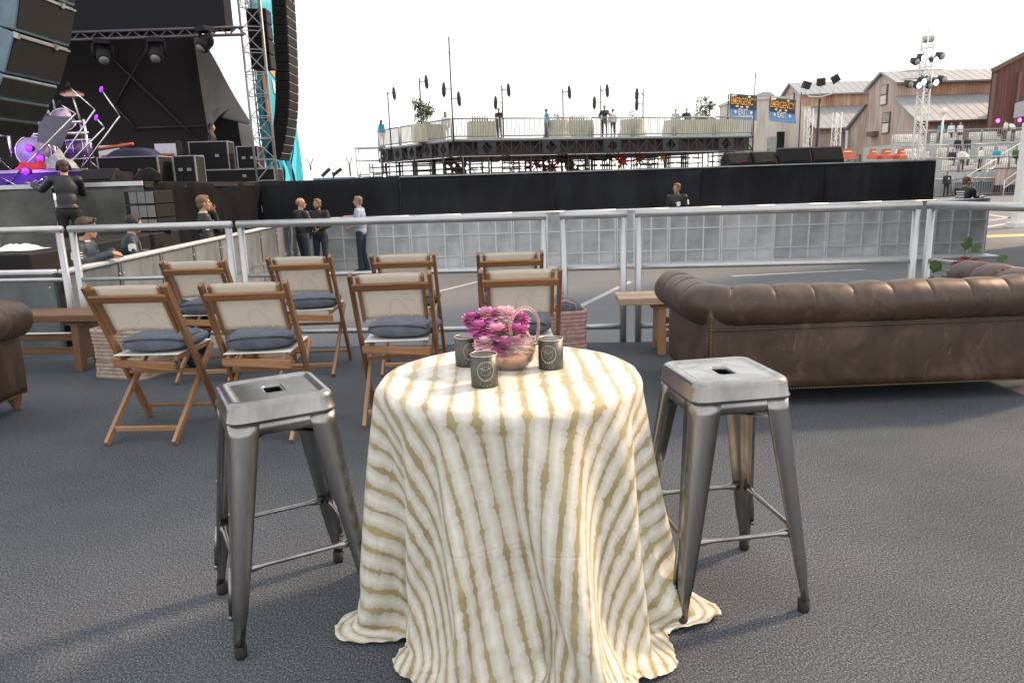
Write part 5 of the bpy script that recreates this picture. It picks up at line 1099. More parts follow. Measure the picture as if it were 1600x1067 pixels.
# ---------------------------------------------------------------- metal stools
def rrect(hx, hy, r, n=10):
    pts = []
    for cx, cy, a0 in ((1, 1, 0), (-1, 1, 90), (-1, -1, 180), (1, -1, 270)):
        for k in range(n): a = R(a0+90*k/(n-1)); pts.append((cx*(hx-r)+r*math.cos(a), cy*(hy-r)+r*math.sin(a)))
    return pts
def make_stool():
    t = thing('metal_stool', 'raw steel bar stool', 'stool', (0, 0, 0), 0, 'raw steel bar stools at the table')
    H = .76; hs = .158
    ring = lambda hx, hy, r, z: [V((x, y, z)) for x, y in rrect(hx, hy, r)]
    m = MB()
    m.loft([ring(hs-.004, hs-.004, .040, H-.062), ring(hs+.004, hs+.004, .044, H-.060), ring(hs+.004, hs+.004, .044, H-.054), ring(hs, hs, .042, H-.050), ring(hs-.002, hs-.002, .042, H-.018), ring(hs-.006, hs-.006, .040, H-.007), ring(hs-.014, hs-.014, .036, H-.001), ring(hs-.022, hs-.022, .032, H), ring(hs-.030, hs-.030, .026, H-.001),
            ring(hs-.035, hs-.035, .022, H-.005), ring(hs-.041, hs-.041, .018, H-.0065), ring(hs-.050, hs-.050, .018, H-.0063), ring(.08, .08, .02, H-.0058), ring(.034, .052, .015, H-.0055), ring(.029, .047, .014, H-.0056), ring(.026, .044, .013, H-.0085), ring(.025, .043, .0125, H-.016), ring(.027, .045, .013, H-.022)])
    m.build('seat', K['steel'], t)
    m = MB(); m.loft([ring(hs-.010, hs-.010, .036, H-.052), ring(.040, .055, .013, H-.024), ring(.002, .002, .001, H-.06)]); m.build('seat_underside', K['black'], t)
    # apron under the seat
    m = MB(); m.loft([ring(hs-.004, hs-.004, .040, H-.060), ring(hs-.001, hs-.001, .040, H-.10)], smooth=True); m.build('apron', K['steel'], t, solid=.0015)
    b = .226
    def leg(sx, sy):
        """an outward-splayed pressed corner leg: wide folded sheet at the top, narrow channel at the foot"""
        rings = []
        N = 20
        for i in range(N+1):
            f = i/N; z = (H-.066)*(1-f)+.035*f
            o = (hs-.001)+(b-hs)*f**1.05                       # the corner's outer position
            wd = .084*(1-f)**.9+.033*(1-(1-f)**.9)             # width of each flange
            if f > .84: wd *= 1-.16*min(1, (f-.84)/.05); o -= .004*min(1, (f-.84)/.05)
            rr = .038*(1-f)+.017*f
            pts = [(o-wd, o), (o-wd*.55, o), (o-rr, o)]
            for k in range(1, 6): a = R(90-15*k); pts.append((o-rr+rr*math.cos(a), o-rr+rr*math.sin(a)))
            pts += [(o, o-rr), (o, o-wd*.55), (o, o-wd), (o-.012, o-wd), (o-.013, o-.02-rr*.4), (o-.02-rr*.4, o-.013), (o-wd, o-.012)]
            rings.append([V((sx*x, sy*y, z)) for x, y in (pts if sx*sy > 0 else pts[::-1])])
        m = MB(); m.loft(rings, True, True, True); o_ = m.build('leg', K['steel'], t)
        # pressed rib and rivet
        c = lambda z, inset=0: V((sx*((hs-.001)+(b-hs)*((H-.066-z)/(H-.1))**1.05+.001), sy*((hs-.001)+(b-hs)*((H-.066-z)/(H-.1))**1.05-.042), z))
        m = MB(); m.tube([c(.27), c(.18), c(.125)], [.004, .0075, .006], 8); m.ell(c(.118), (.0075, .009, .010), 10, 8); m.build('pressed_rib', K['steel'], o_); m = MB(); m.ell(c(.43)+V((0, sy*.004, 0)), (.003, .006, .006), 8, 6); m.build('rivet', K['steel'], o_)
        m = MB(); q = b-.022; m.tube([V((sx*q, sy*q, .0)), V((sx*q, sy*q, .012)), V((sx*(q-.001), sy*(q-.001), .040))], [.0165, .019, .0185], 14); m.build('rubber_foot', K['rubber'], o_)
    for sx, sy in ((-1, -1), (1, -1), (1, 1), (-1, 1)): leg(sx, sy)
    zb = .265; pb_ = (hs)+(b-hs)*((H-.066-zb)/(H-.1))-.014
    for ax in range(4):
        a = R(90*ax); rot = Matrix.Rotation(a, 3, 'Z'); p, q = V((-pb_+.028, -pb_+.006, zb)), V((pb_-.028, -pb_+.006, zb))
        pts = [p, p.lerp(q, .09), p.lerp(q, .16), p.lerp(q, .84), p.lerp(q, .91), q]
        m = MB(); m.tube([rot @ x for x in pts], [.014, .013, .008, .008, .013, .014], 10); m.build('foot_rail', K['steel'], t)
    m = MB(); m.bar((-.15, -.15, H-.13), (.15, .15, H-.13), .028, .004); m.bar((-.15, .15, H-.136), (.15, -.15, H-.136), .028, .004); m.build('cross_brace', K['steel'], t)
    return t
s0 = make_stool(); s0.location = (-.7564, 2.2028, 0); s0.rotation_euler.z = .493; s0['label'] = 'raw steel bar stool left of the cloth covered table'
s1 = dup(tree(s0), (.671, 2.2457, 0), .150, 'raw steel bar stool right of the cloth covered table')

# ---------------------------------------------------------------- chesterfield sofas
def make_sofa(label, loc, rz, Wd, group='brown leather button backed sofas', full=True):
    """back towards -y (the viewer), arms running to +y; rolled and pleated top"""
    t = thing('leather_sofa', label, 'sofa', loc, rz, group)
    D, rb, zr = .95, .125, .605                                  # depth, roll radius, roll height
    hw = Wd/2
    m = MB(); m.loft([[V((x, y, z)) for x, y in ((-hw+.03, .0), (hw-.03, .0))] for z in (.115, .60)], False, smooth=False)
    m = MB()
    nx = 60
    def panel(u, v): return V((-hw+.02+(Wd-.04)*u, .010+.004*mnoise.noise(V((u*9, v*3, 1)))-.012*math.sin(v*math.pi), .115+.49*v))
    m.grid(nx, 10, lambda u, v: panel(u, v)); m.build('back_panel', K['leather'], t, solid=-.02)
    for s in (-1, 1):
        m = MB(); m.grid(20, 10, lambda u, v: V((s*(hw-.02+.010*math.sin(v*math.pi)), .02+(D-.06)*(u if s > 0 else 1-u), .115+.49*v))); m.build('arm_panel', K['leather'], t, solid=-.02)
    m = MB(); m.box((0, D/2, .27), (Wd-.3, D-.16, .28)); m.build('seat_base', K['leather'], t, bevel=.02)
    m = MB(); n = 2 if Wd < 2 else 3
    for k in range(n): m.box((-hw+.2+(Wd-.4)*(k+.5)/n, D*.52, .45), ((Wd-.4)/n-.012, D-.28, .13))
    m.build('seat_cushion', K['leather'], t, bevel=.035, seg=3)
    # the roll: follows arm front -> back corner -> back -> corner -> arm front
    yb = rb*.62; xa = hw-rb*.30; rc = .17
    path = [(-xa, D-.02)]
    k = 14
    L1 = D-.02-yb-rc
    for i in range(1, 15): path.append((-xa, D-.02-L1*i/14))
    for i in range(1, k): a = R(180+90*i/k); path.append((-xa+rc+rc*math.cos(a), yb+rc+rc*math.sin(a)))
    nb_ = int((2*xa-2*rc)/.02)
    for i in range(nb_+1): path.append((-xa+rc+(2*xa-2*rc)*i/nb_, yb))
    path += [(-x, y) for x, y in path[:15+k-1][::-1]]
    ss = [0]
    for a, b in zip(path[:-1], path[1:]): ss.append(ss[-1]+math.hypot(b[0]-a[0], b[1]-a[1]))
    tot = ss[-1]; pitch = tot/round(tot/.232); rings = []
    # resample finely, denser at the pleats
    S_ = []; q = 0
    while q < tot: S_.append(q); dd = abs((q/pitch) % 1-.5); q += .006 if dd > .40 else .018
    S_.append(tot)
    def pt(s):
        i = max(0, min(len(ss)-2, next((j for j in range(len(ss)-1) if ss[j+1] >= s), len(ss)-2)))
        f = (s-ss[i])/max(1e-9, ss[i+1]-ss[i]); a, b = V((*path[i], 0)), V((*path[i+1], 0)); return a.lerp(b, f), (b-a).normalized()
    NT = 30
    for s in S_:
        p, d = pt(s); i_ = V((-d.y, d.x, 0))                      # towards the seat
        ph = (s/pitch) % 1; dl = min(ph, 1-ph)*pitch; kk = math.floor(s/pitch+.5); amp = .65+.7*mnoise.noise(V((kk*3.3, 1.7, 0)))**2*2+.25*math.sin(kk*2.3)
        cor = 0
        ring = []
        for j in range(NT):
            a = 2*math.pi*j/NT                                   # 0 = seat side, 90 = top, 180 = outside, 270 = below
            sn, cs = math.sin(a), math.cos(a)
            top = max(0, min(1, (math.sin(a-.5)+.15)/.8)); g = .10+.90*max(0, min(1, (sn-.05)/.85))
            puff = .012*g*(.8+.3*math.sin(math.floor(s/pitch)*1.9))*(math.sin(min(1, dl/(pitch*.5))*math.pi/2))**.6
            crease = -.012*amp*(.3+.7*g)*math.exp(-(dl/.006)**2)
            wr = .0030*mnoise.noise(V((p.x*18, p.y*18, a*2.5)))+.0015*mnoise.noise(V((p.x*45, p.y*45, a*6)))+.006*mnoise.noise(V((p.x*4, p.y*4, a)))
            but = -.03*math.exp(-(dl/.022)**2-((a-1.25)/.22)**2)
            r = rb+puff+crease+wr+but
            ring.append(p+i_*(r*cs*1.02)+V((0, 0, zr+r*sn*.98)))
        rings.append(ring)
    m = MB(); m.loft(rings, True, False, False); m.build('roll', K['leather'], t)
    for e, (p, d) in enumerate((pt(0), pt(tot))):
        m = MB(); dd = -d if e == 0 else d; c = p+V((0, 0, zr))
        ring_ = rings[0] if e == 0 else rings[-1]
        m.loft([ring_, [c+(q_-c)*.93+dd*.02 for q_ in ring_], [c+(q_-c)*.6+dd*.03 for q_ in ring_], [c+(q_-c)*.05+dd*.028 for q_ in ring_]], True, False, True); m.build('arm_front', K['leather'], t)
        m = MB(); cx = -hw+.13 if e == 0 else hw-.13; m.box((cx, D-.03, .34), (.20, .05, .45)); m.build('arm_post', K['leather'], t, bevel=.02)
    # tufted inner back: diamond buttons
    def inner(u, v):
        x = (-hw+.22)+(Wd-.44)*u; z = .47+.20*v
        col = (x+hw)/.205; a_ = abs((col % 1)-.5)*2; row = v*2; b_ = abs((row+(.5 if int(col) % 2 else 0)) % 1-.5)*2
        return V((x, .215-.06*v-.035*(a_*b_), z))
    MB().grid(90, 16, inner).build('tufted_back', K['leather'], t)
    m = MB()
    for k in range(1, int(tot/pitch)+1):
        p, d = pt(min(tot-.01, k*pitch)); i_ = V((-d.y, d.x, 0)); m.ell(p+i_*((rb-.012)*math.cos(1.25))+V((0, 0, zr+(rb-.014)*math.sin(1.25))), (.013, .013, .009), 8, 5)
    m.build('buttons', K['leather'], t)
    m = MB(); m.tube([(-hw+.02+(Wd-.04)*i/40, -.010+.003*math.sin(i*1.7), zr-rb*.93) for i in range(41)], .006, 6); m.build('piping', K['leather'], t)
    m = MB(); st_ = .017
    for k in range(int((Wd-.04)/st_)): m.ell((-hw+.02+st_*k, -.007, .122), (.0055, .004, .0055), 5, 4)
    for s in (-1, 1):
        for k in range(int((D-.06)/st_)): m.ell((s*(hw-.012), .02+st_*k, .122), (.004, .0055, .0055), 5, 4)
        for k in range(28): m.ell((s*(hw-.028), -.008, .13+.0165*k), (.0055, .004, .0055), 5, 4)
    o = m.build('nailheads', K['brass'], t); o['kind'] = 'stuff'
    for sx in (-1, 1):
        for y in (.06, D-.06):
            m = MB(); m.tube([(sx*(hw-.10), y, 0), (sx*(hw-.10), y, .02), (sx*(hw-.10), y, .045), (sx*(hw-.10), y, .07), (sx*(hw-.10), y, .10), (sx*(hw-.10), y, .118)], [.020, .022, .030, .042, .046, .034], 16); m.build('bun_foot', K['pine'], t)
            MB().cyl((sx*(hw-.10), y, .045), (sx*(hw-.10), y, .052), .034, n=14).build('foot_ring', K['brass'], t)
    return t
make_sofa('large brown leather button backed sofa seen from behind at the right', (2.20, 4.14, 0), .03, 2.15)
make_sofa('brown leather sofa of which only one rolled end shows at the left edge', (-4.20, 3.70, 0), .0, 2.06)

# ---------------------------------------------------------------- trestle benches
def bench(label, loc, rz, L, wd, mats, legs, h=.46, nplank=3):
    t = thing('trestle_bench', label, 'bench', loc, rz, 'trestle benches along the guard rails')
    for k in range(nplank):
        w_ = wd/nplank; MB().box((L/2, -wd/2+w_*(k+.5), h-.0275), (L-.004*(k % 2), w_-.003, .055)).build('plank', K[mats[0]], t, bevel=.004)
    for x in legs:
        m = MB()
        prof = [(-wd*.44, 0), (-wd*.22, 0), (-wd*.22, .09), (wd*.22, .09), (wd*.22, 0), (wd*.44, 0), (wd*.36, h-.055), (-wd*.36, h-.055)]
        m.prism([(x-.03, y, z) for y, z in prof], (.06, 0, 0)); m.build('trestle_leg', K[mats[1]], t, bevel=.004)
        MB().box((x, 0, h-.075), (.16, wd*.7, .035)).build('cleat', K[mats[1]], t)
    for z in (.14, .25):
        MB().bar((legs[0]+.031, 0, z), (legs[-1]-.031, 0, z), .03, .055).build('stretcher', K[mats[1]], t, bevel=.003)
    return t
bench('red brown wooden trestle bench behind the sofa arm at the left', (-5.35, 5.86, 0), -.06, 2.18, .36, ('pine', 'pine'), (.25, 1.93))
bench('pale oak trestle bench behind the large leather sofa', (.84, 5.70, 0), -.04, 2.55, .36, ('oak', 'teak_pale'), (.34, 2.2))

# ---------------------------------------------------------------- reed baskets, folded blankets, the jacket
def basket(label, loc, rz, dims, mat, full=True):
    t = thing('reed_basket', label, 'basket', loc, rz, 'woven reed baskets of cushions'); w_, d_, h_ = dims; rnd = random.Random(label)
    rg = []; n = 40
    nz = int(h_/.028)
    for j in range(nz*4+1):
        z = h_*j/(nz*4); g = .006*abs(math.sin(math.pi*j/4)); k = 1-.05*math.sin(z/h_*3.1)
        rg.append([V(((x)*k+math.copysign(g, x)+.006*mnoise.noise(V((x*9, y*9, int(j/4)*1.3))), y*k+math.copysign(g, y), z+.006*mnoise.noise(V((x*6, y*6, int(j/4)*2.1+5))))) for x, y in rrect(w_/2, d_/2, .05)])
    m = MB(); m.loft(rg, True, True, False); m.build('woven_side', K[mat], t, solid=-.012)
    for s in (-1, 1):
        m = MB(); m.tube([(-.09, s*d_/2*.98, h_-.02), (-.08, s*d_/2*.98, h_+.06), (0, s*d_/2*.98, h_+.09), (.08, s*d_/2*.98, h_+.06), (.09, s*d_/2*.98, h_-.02)], .009, 6); m.build('handle', K[mat], t)
    return t
def folded(label, loc, rz, dims, mat='navy', name='folded_cushion', cat='cushion', group='cushions stored in the baskets'):
    w_, d_, h_ = dims; t = MB()
    rg = []
    for j in range(9):
        v = j/8; k = math.sin(max(.04, min(.96, v))*math.pi)**.35
        rg.append([V((x*k*(1+.03*mnoise.noise(V((x*7, y*7, v)))), y*k, h_*v)) for x, y in rrect(w_/2, d_/2, .04)])
    t.loft(rg, True, True, True); o = t.build(name, K[mat]); o.location = loc; o.rotation_euler.z = rz; return tag(o, label, cat, group)
basket('rose striped reed basket at the right behind the front row chair', (.40, 5.72, 0), .15, (.34, .30, .36), 'wovenrose')
folded('slate blue cushion poking out of the rose striped basket', (.42, 5.72, .27), .2, (.27, .24, .17))
basket('pale reed basket behind the leftmost front row chair', (-2.92, 5.50, 0), -.3, (.46, .36, .37), 'wovenpale')
folded('slate blue cushion inside the pale basket behind the leftmost chair', (-2.92, 5.50, .22), -.2, (.38, .28, .13))
basket('pale reed basket between the two left chairs, further back', (-2.02, 5.78, 0), .1, (.5, .36, .30), 'wovenpale')
folded('slate blue cushion inside the pale basket between the left chairs', (-2.02, 5.78, .16), .0, (.42, .28, .12))
folded('slate blue cushion lying on the carpet behind the right end of the front row', (.12, 5.62, .0), .5, (.30, .28, .12), group='loose cushion')
jm = MB()
def jk(u, v):
    a = u*2*math.pi; rr = .19*math.sin(v*math.pi)**.55*(1+.30*mnoise.noise(V((math.cos(a)*1.6, math.sin(a)*1.6, v*3)))+.10*mnoise.noise(V((math.cos(a)*5, math.sin(a)*5, v*8))))
    return V((rr*math.cos(a)*.9, rr*math.sin(a)*.8, .50*v+.03*math.sin(a*2)))
jm.loft([[jk(i/36, j/22) for i in range(36)] for j in range(23)], True, False, False)
jo = jm.build('bundled_jacket', K['jacket_blue']); jo.location = (-2.55, 5.62, .02); tag(jo, 'dark blue jacket bundled beside the leftmost back row chair', 'jacket')
lg = MB()
for k in range(5): lg.box((.012*math.sin(k*2), -.155+.01*k, .33+.022*k), (.05, .012, .016), (0, .6*math.sin(k*5), .4))
lo_ = lg.build('pale_lettering_patch', K['white'], jo)
# ---------------------------------------------------------------- the round table and its draped cloth
TC = V((-.010, 2.165, 0)); TZ, TR = .775, .392
tb_ = thing('round_table', 'round pedestal table standing under the gold striped cloth', 'table', TC)
MB().tube([(0, 0, TZ-.03), (0, 0, TZ-.012), (0, 0, TZ)], [TR-.004, TR, TR-.006], 64).build('tabletop', K['pine'], tb_)
MB().tube([(0, 0, .02), (0, 0, TZ-.03)], .04, 16).build('pole', K['blackpaint'], tb_); MB().tube([(0, 0, 0), (0, 0, .02), (0, 0, .05)], [.26, .26, .05], 24).build('base', K['blackpaint'], tb_)
def drape_cloth():
    """let a flat round cloth fall over the table top and settle on the carpet"""
    RC, step = 1.35, .030; n = int(RC/step)+1
    idx = {}; vs = []; uv = []
    for i in range(-n, n+1):
        for j in range(-n, n+1):
            x, y = i*step, j*step; r = math.hypot(x, y)
            if r <= RC+step*.5:
                k = min(1, RC/r) if r > 0 else 1
                idx[(i, j)] = len(vs); vs.append((x*k, y*k, TZ+.012)); uv.append((x*k, y*k))
    fs = [tuple(idx[q] for q in ((i, j), (i+1, j), (i+1, j+1), (i, j+1))) for i in range(-n, n) for j in range(-n, n) if all(q in idx for q in ((i, j), (i+1, j), (i+1, j+1), (i, j+1)))]
    # start as a hand-arranged cone: loose folds run out to the carpet, the spare hem lies on it
    def place(x, y):
        r = math.hypot(x, y)
        if r <= TR: return (x, y, TZ+.012)
        th = math.atan2(y, x); f = (r-TR)/.82
        fold = math.cos(7*th+1.5)*.55+math.cos(11*th+2.1+.8*math.sin(th))*.45+.28*math.cos(4*th+1.9)
        if f <= 1: rr = TR+.012+.175*f; z = TZ+.012-(TZ-.03)*f; amp = .11*f**1.1
        else: rr = TR+.187+(r-TR-.82)*.62; z = .030-.014*min(1, (f-1)*4); amp = .11
        rr += amp*fold
        return (rr*math.cos(th), rr*math.sin(th), z+.003*mnoise.noise(V((x*6, y*6, 1.7))))
    flat = [(x, y, TZ+.012) for x, y in uv]; start = [place(x, y) for x, y in uv]; vs = flat
    me = bpy.data.meshes.new('tablecloth'); me.from_pydata(vs, [], fs)
    ul = me.uv_layers.new(name='UVMap')
    for p in me.polygons:
        for li in p.loop_indices: ul.data[li].uv = uv[me.loops[li].vertex_index]
    o = bpy.data.objects.new('tablecloth', me); C.objects.link(o); o.location = (0, 0, 0)
    o.shape_key_add(name='Basis'); sk2 = o.shape_key_add(name='start'); sk2.value = 1
    for i_, c_ in enumerate(start): sk2.data[i_].co = c_
    # temporary colliders, removed once the cloth has settled
    tmp = []
    for nm, mb in (('top', MB().tube([(0, 0, TZ-.10), (0, 0, TZ-.012), (0, 0, TZ-.003), (0, 0, TZ)], [TR-.012, TR-.002, TR-.004, TR-.010], 96)), ('floor', MB().box((0, 0, -.10), (5, 5, .2)))):
        c = bpy.data.objects.new(nm, mb.mesh(nm, [])); C.objects.link(c); cm = c.modifiers.new('c', 'COLLISION')
        c.collision.thickness_outer = .006; c.collision.cloth_friction = 40 if nm == 'floor' else 30; tmp.append(c)
    md = o.modifiers.new('cloth', 'CLOTH'); cs = md.settings
    cs.rest_shape_key = o.data.shape_keys.key_blocks['Basis']; cs.quality = 6; cs.mass = .35; cs.tension_stiffness = 18; cs.compression_stiffness = 18; cs.shear_stiffness = 8; cs.bending_stiffness = 4
    cs.tension_damping = 8; cs.compression_damping = 8; cs.shear_damping = 6; cs.bending_damping = .8; cs.air_damping = 2.0
    vg = o.vertex_groups.new(name='pin'); vg.add([k for k, (x, y) in enumerate(uv) if math.hypot(x, y) < TR*.9], 1, 'REPLACE'); cs.vertex_group_mass = 'pin'
    md.collision_settings.collision_quality = 3; md.collision_settings.distance_min = .006; md.collision_settings.use_self_collision = True; md.collision_settings.self_distance_min = .007
    E_ = 46; md.point_cache.frame_start = 1; md.point_cache.frame_end = E_+5; S.frame_start = 1; S.frame_end = E_+5
    for f in range(1, E_+1): S.frame_set(f)
    ev = o.evaluated_get(bpy.context.evaluated_depsgraph_get()); me2 = bpy.data.meshes.new_from_object(ev)
    S.frame_set(1)
    for c in tmp+[o]: bpy.data.objects.remove(c)
    bm = bmesh.new(); bm.from_mesh(me2)
    for _ in range(2): bmesh.ops.smooth_vert(bm, verts=[v for v in bm.verts if v.co.z < TZ-.03], factor=.35, use_axis_x=True, use_axis_y=True, use_axis_z=True)
    for v in bm.verts:
        if v.co.z < .004: v.co.z = .004
        if math.hypot(v.co.x, v.co.y) < TR and v.co.z < TZ+.002 and v.co.z > TZ-.05: v.co.z = max(v.co.z, TZ+.002)
    bm.to_mesh(me2); bm.free()
    me2.polygons.foreach_set('use_smooth', [True]*len(me2.polygons)); me2.materials.clear(); me2.materials.append(K['shibori']); me2.name = 'tablecloth'
    o = bpy.data.objects.new('tablecloth', me2); C.objects.link(o); o.location = TC; o.rotation_euler.z = .02
    so = o.modifiers.new('thick', 'SOLIDIFY'); so.thickness = .0022; so.offset = 1
    ss_ = o.modifiers.new('smooth', 'SUBSURF'); ss_.levels = 1; ss_.render_levels = 2
    return o
tag(drape_cloth(), 'floor length white and gold tie dyed cloth draped over the round table', 'tablecloth')

# candle holders, glass bowl and peonies
TT = TZ+.0105
def votive(x, y, label, rz, r=.039, h=.098):
    t = thing('candle_holder', label, 'candle holder', (x, y, TT), rz, 'pierced metal candle holders on the table')
    m = MB(); m.tube([(0, 0, 0), (0, 0, .004), (0, 0, h-.003), (0, 0, h), (0, 0, h-.003), (0, 0, .01)], [r*.97, r, r, r*.985, r*.96, r*.95], 40, True); m.build('body', K['tin'], t)
    m = MB(); m.tube([(r*.995*math.cos(i*math.pi/20), r*.995*math.sin(i*math.pi/20), h-.001) for i in range(41)], .0017, 6, False); m.build('rim', K['tin_cut'], t)
    on = lambda a, z, e=.0006: V(((r+e)*math.sin(a), -(r+e)*math.cos(a), z))
    m = MB()
    def dot(a, z, s):
        c = on(a, z, .0006); m.ell(c, (s, s*.5, s), 6, 4, (0, 0, a))
    for cz, rad, k in ((.055, .024, 26), (.055, .013, 14)):
        for q in range(k): th = 2*math.pi*q/k; dot(rad*math.cos(th)/r, cz+rad*math.sin(th), .0013)
    for a0 in (-2.2, 2.2, math.pi):
        for q in range(18): th = 2*math.pi*q/18; dot(a0+.021*math.cos(th)/r, .055+.021*math.sin(th), .0013)
    for q in range(7): dot((q-3)*.0045/r, .058+.002*abs(q-3), .0017)
    for q in range(9): th = 2*math.pi*q/9; dot(.018*math.cos(th)/r, .02+.018*math.sin(th)*.5, .0012)
    m.build('pierced_pattern', K['tin_cut'], t)
    m = MB(); m.tube([on(-.62+1.24*i/24, .055+.0285*math.sin(math.pi*(i/24)-0)*-1 if 0 else .055-.028*math.sqrt(max(0, 1-((i-12)/12)**2)), .0004) for i in range(25)], .0009, 5, False); m.tube([on(-.62+1.24*i/24, .055+.028*math.sqrt(max(0, 1-((i-12)/12)**2)), .0004) for i in range(25)], .0009, 5, False); m.build('engraved_ring', K['tin_cut'], t)
    MB().cyl((0, 0, .010), (0, 0, .05), r*.7, n=20).build('candle', K['white'], t)
votive(-.083, 2.035, 'dark pierced metal candle holder nearest the viewer on the table', .15)
votive(.120, 2.215, 'dark pierced metal candle holder right of the flowers', -.25)
votive(-.146, 2.285, 'dark pierced metal candle holder half hidden behind the front one, left of the flowers', .4)
vz = thing('glass_bowl_vase', 'round rose tinted glass bowl vase with looping handle on the table', 'vase', (-.005, 2.235, TT))
def glass(name, col, rough=.05):
    m, t, b = nodes(name); b.inputs['Base Color'].default_value = (*col, 1); b.inputs['Transmission Weight'].default_value = .85; b.inputs['Roughness'].default_value = rough; b.inputs['IOR'].default_value = 1.35; return m
gm = glass('rose_tinted_glass', (.95, .80, .72))
m = MB(); pr_ = [(.030, .002), (.050, .006), (.072, .030), (.080, .060), (.074, .092), (.058, .115), (.048, .125)]
m.tube([(0, 0, z) for _, z in pr_], [r for r, _ in pr_], 36, False); m.build('bowl', gm, vz, solid=.002)
m = MB(); m.tube([(0, 0, .008), (0, 0, .03), (0, 0, .055)], [.045, .068, .074], 30); m.build('water_and_stems', K['gold_leaf'], vz)
hc = [V(p) for p in ((.01, -.06, .10), (.0, -.066, .15), (.025, -.062, .195), (.060, -.05, .20), (.085, -.03, .165), (.088, -.01, .12), (.078, 0, .08))]
cr = lambda a, b, c, d, u: .5*((2*b)+(c-a)*u+(2*a-5*b+4*c-d)*u*u+(3*b-a-3*c+d)*u**3)
hp = [cr(hc[max(0, i-1)], hc[i], hc[i+1], hc[min(6, i+2)], k/6) for i in range(6) for k in range(6)]+[hc[6]]
m = MB(); m.tube(hp, .0052, 10); m.build('loop_handle', gm, vz)
m = MB(); m.tube([(.052*math.cos(a), .052*math.sin(a), .122+.010*math.sin(a*2)) for a in [i*math.pi/16 for i in range(33)]], .004, 8, False); m.build('ribbon', K['brass'], vz)
def petals(t, c, r, n, mat, seed, nm='bloom'):
    rnd = random.Random(seed); m = MB(); c = V(c)
    for i in range(n):
        f = (i+.5)/n; th = i*2.399963; ph = math.acos(1-1.92*f)                 # sunflower spread over the ball
        d = V((math.sin(ph)*math.cos(th), math.sin(ph)*math.sin(th), math.cos(ph)))
        u, v = frame(d); s = r*(.26+.26*f)*rnd.uniform(.8, 1.2); out = r*(.30+.70*f**.8)*rnd.uniform(.85, 1.05)
        base = c+d*out*.35; rows = []
        for j in range(4):
            q = j/3; w_ = s*math.sin(math.pi*(.12+.72*q))*.85; lift = d*(out*(.35+.65*q)-.25*r*q*q*(1-f)); fr = rnd.uniform(-.12, .12)*s
            rows.append([c+lift+u*(w_*a)+v*(s*(.55*q-.1))+d*(r*.10*(1-a*a)+fr*abs(a)*(q > .6)) for a in (-1, -.4, .2, .8)])
        m.loft(rows, False, smooth=True)
    return m.build(nm, mat, t)
fb = thing('flower_bouquet', 'bunch of bright pink peonies in the glass bowl vase', 'flowers', (-.028, 2.24, TT+.09)); fb.scale = (.84, .84, .84)
for i, (x, y, z, r, mt) in enumerate([(-.085, -.02, .065, .062, 'magenta'), (-.025, -.045, .055, .066, 'pink'), (.050, -.025, .05, .060, 'magenta'), (-.055, .03, .105, .060, 'pink'), (.01, .02, .108, .058, 'palepink'), (-.115, .03, .09, .050, 'magenta'), (.062, .03, .085, .052, 'magenta'), (-.065, -.06, .015, .055, 'palepink'), (.0, -.07, .010, .052, 'magenta'), (.045, -.06, .02, .045, 'pink')]):
    petals(fb, (x, y, z), r, 64, K[mt], i)
m = MB(); rnd = random.Random(4)
for i in range(14):
    a = rnd.uniform(0, 6.28); d = V((math.cos(a), math.sin(a), rnd.uniform(-.3, .6))); m.tube([(0, 0, 0), d*.05, d*.10], [.003, .003, .001], 5)
    u = frame(d)[0]; p = d*.09; m.add([p-d*.03, p+u*.014, p+d*.035, p-u*.014], [(0, 1, 2, 3)])
m.build('stems_and_leaves', K['leaf'], fb)
# arrangement behind the sofa, standing on the oak bench
va = thing('flower_arrangement', 'flowers with lobed green leaves and dark red blooms behind the large sofa', 'flowers', (3.38, 5.38, .46))
sd = thing('side_table', 'small round side table hidden behind the right end of the large sofa', 'table', (3.38, 5.38, 0)); MB().tube([(0, 0, .43), (0, 0, .455), (0, 0, .459)], [.19, .19, .185], 32).build('tabletop', K['pine'], sd); MB().tube([(0, 0, 0), (0, 0, .02), (0, 0, .06), (0, 0, .43)], [.14, .14, .03, .025], 16).build('pedestal', K['blackpaint'], sd)
MB().tube([(0, 0, 0), (0, 0, .02), (0, 0, .10), (0, 0, .15)], [.05, .06, .075, .06], 20).build('pot', K['brass'], va)
for i, (x, y, z, r, mt) in enumerate([(0, 0, .24, .06, 'rustred'), (.09, .02, .22, .055, 'rustred'), (.16, 0, .20, .05, 'magenta'), (-.06, 0, .21, .05, 'rustred'), (.20, .03, .19, .05, 'rustred')]): petals(va, (x, y, z), r, 26, K[mt], 20+i)
for i, (x, z, a, s) in enumerate([(-.16, .16, 2.6, .13), (-.10, .10, 3.5, .12), (.0, .30, 1.5, .11), (.05, .28, 1.0, .09), (.24, .22, .4, .08), (-.19, .09, 3.2, .10)]):
    m = MB(); d, e = V((math.cos(a), -.2, math.sin(a))), V((-math.sin(a), .1, math.cos(a))); P = []
    for k in range(23):
        u = k/22*2-1; ph = abs(u); lob = .55+.45*abs(math.sin(ph*math.pi*2.5)); P.append(V((x, 0, z))+d*(s*(1-ph)*1.0)+e*(math.copysign(1, u)*s*.42*lob*math.sin(math.pi*min(1, ph*1.05+.0))))
    m.add([V((x, 0, z))]+P, [(0, k+1, k+2) for k in range(22)]); m.tube([(x*.2, 0, .12), (x, 0, z)], .004, 5); m.build('leaf', K['leaf'], va)
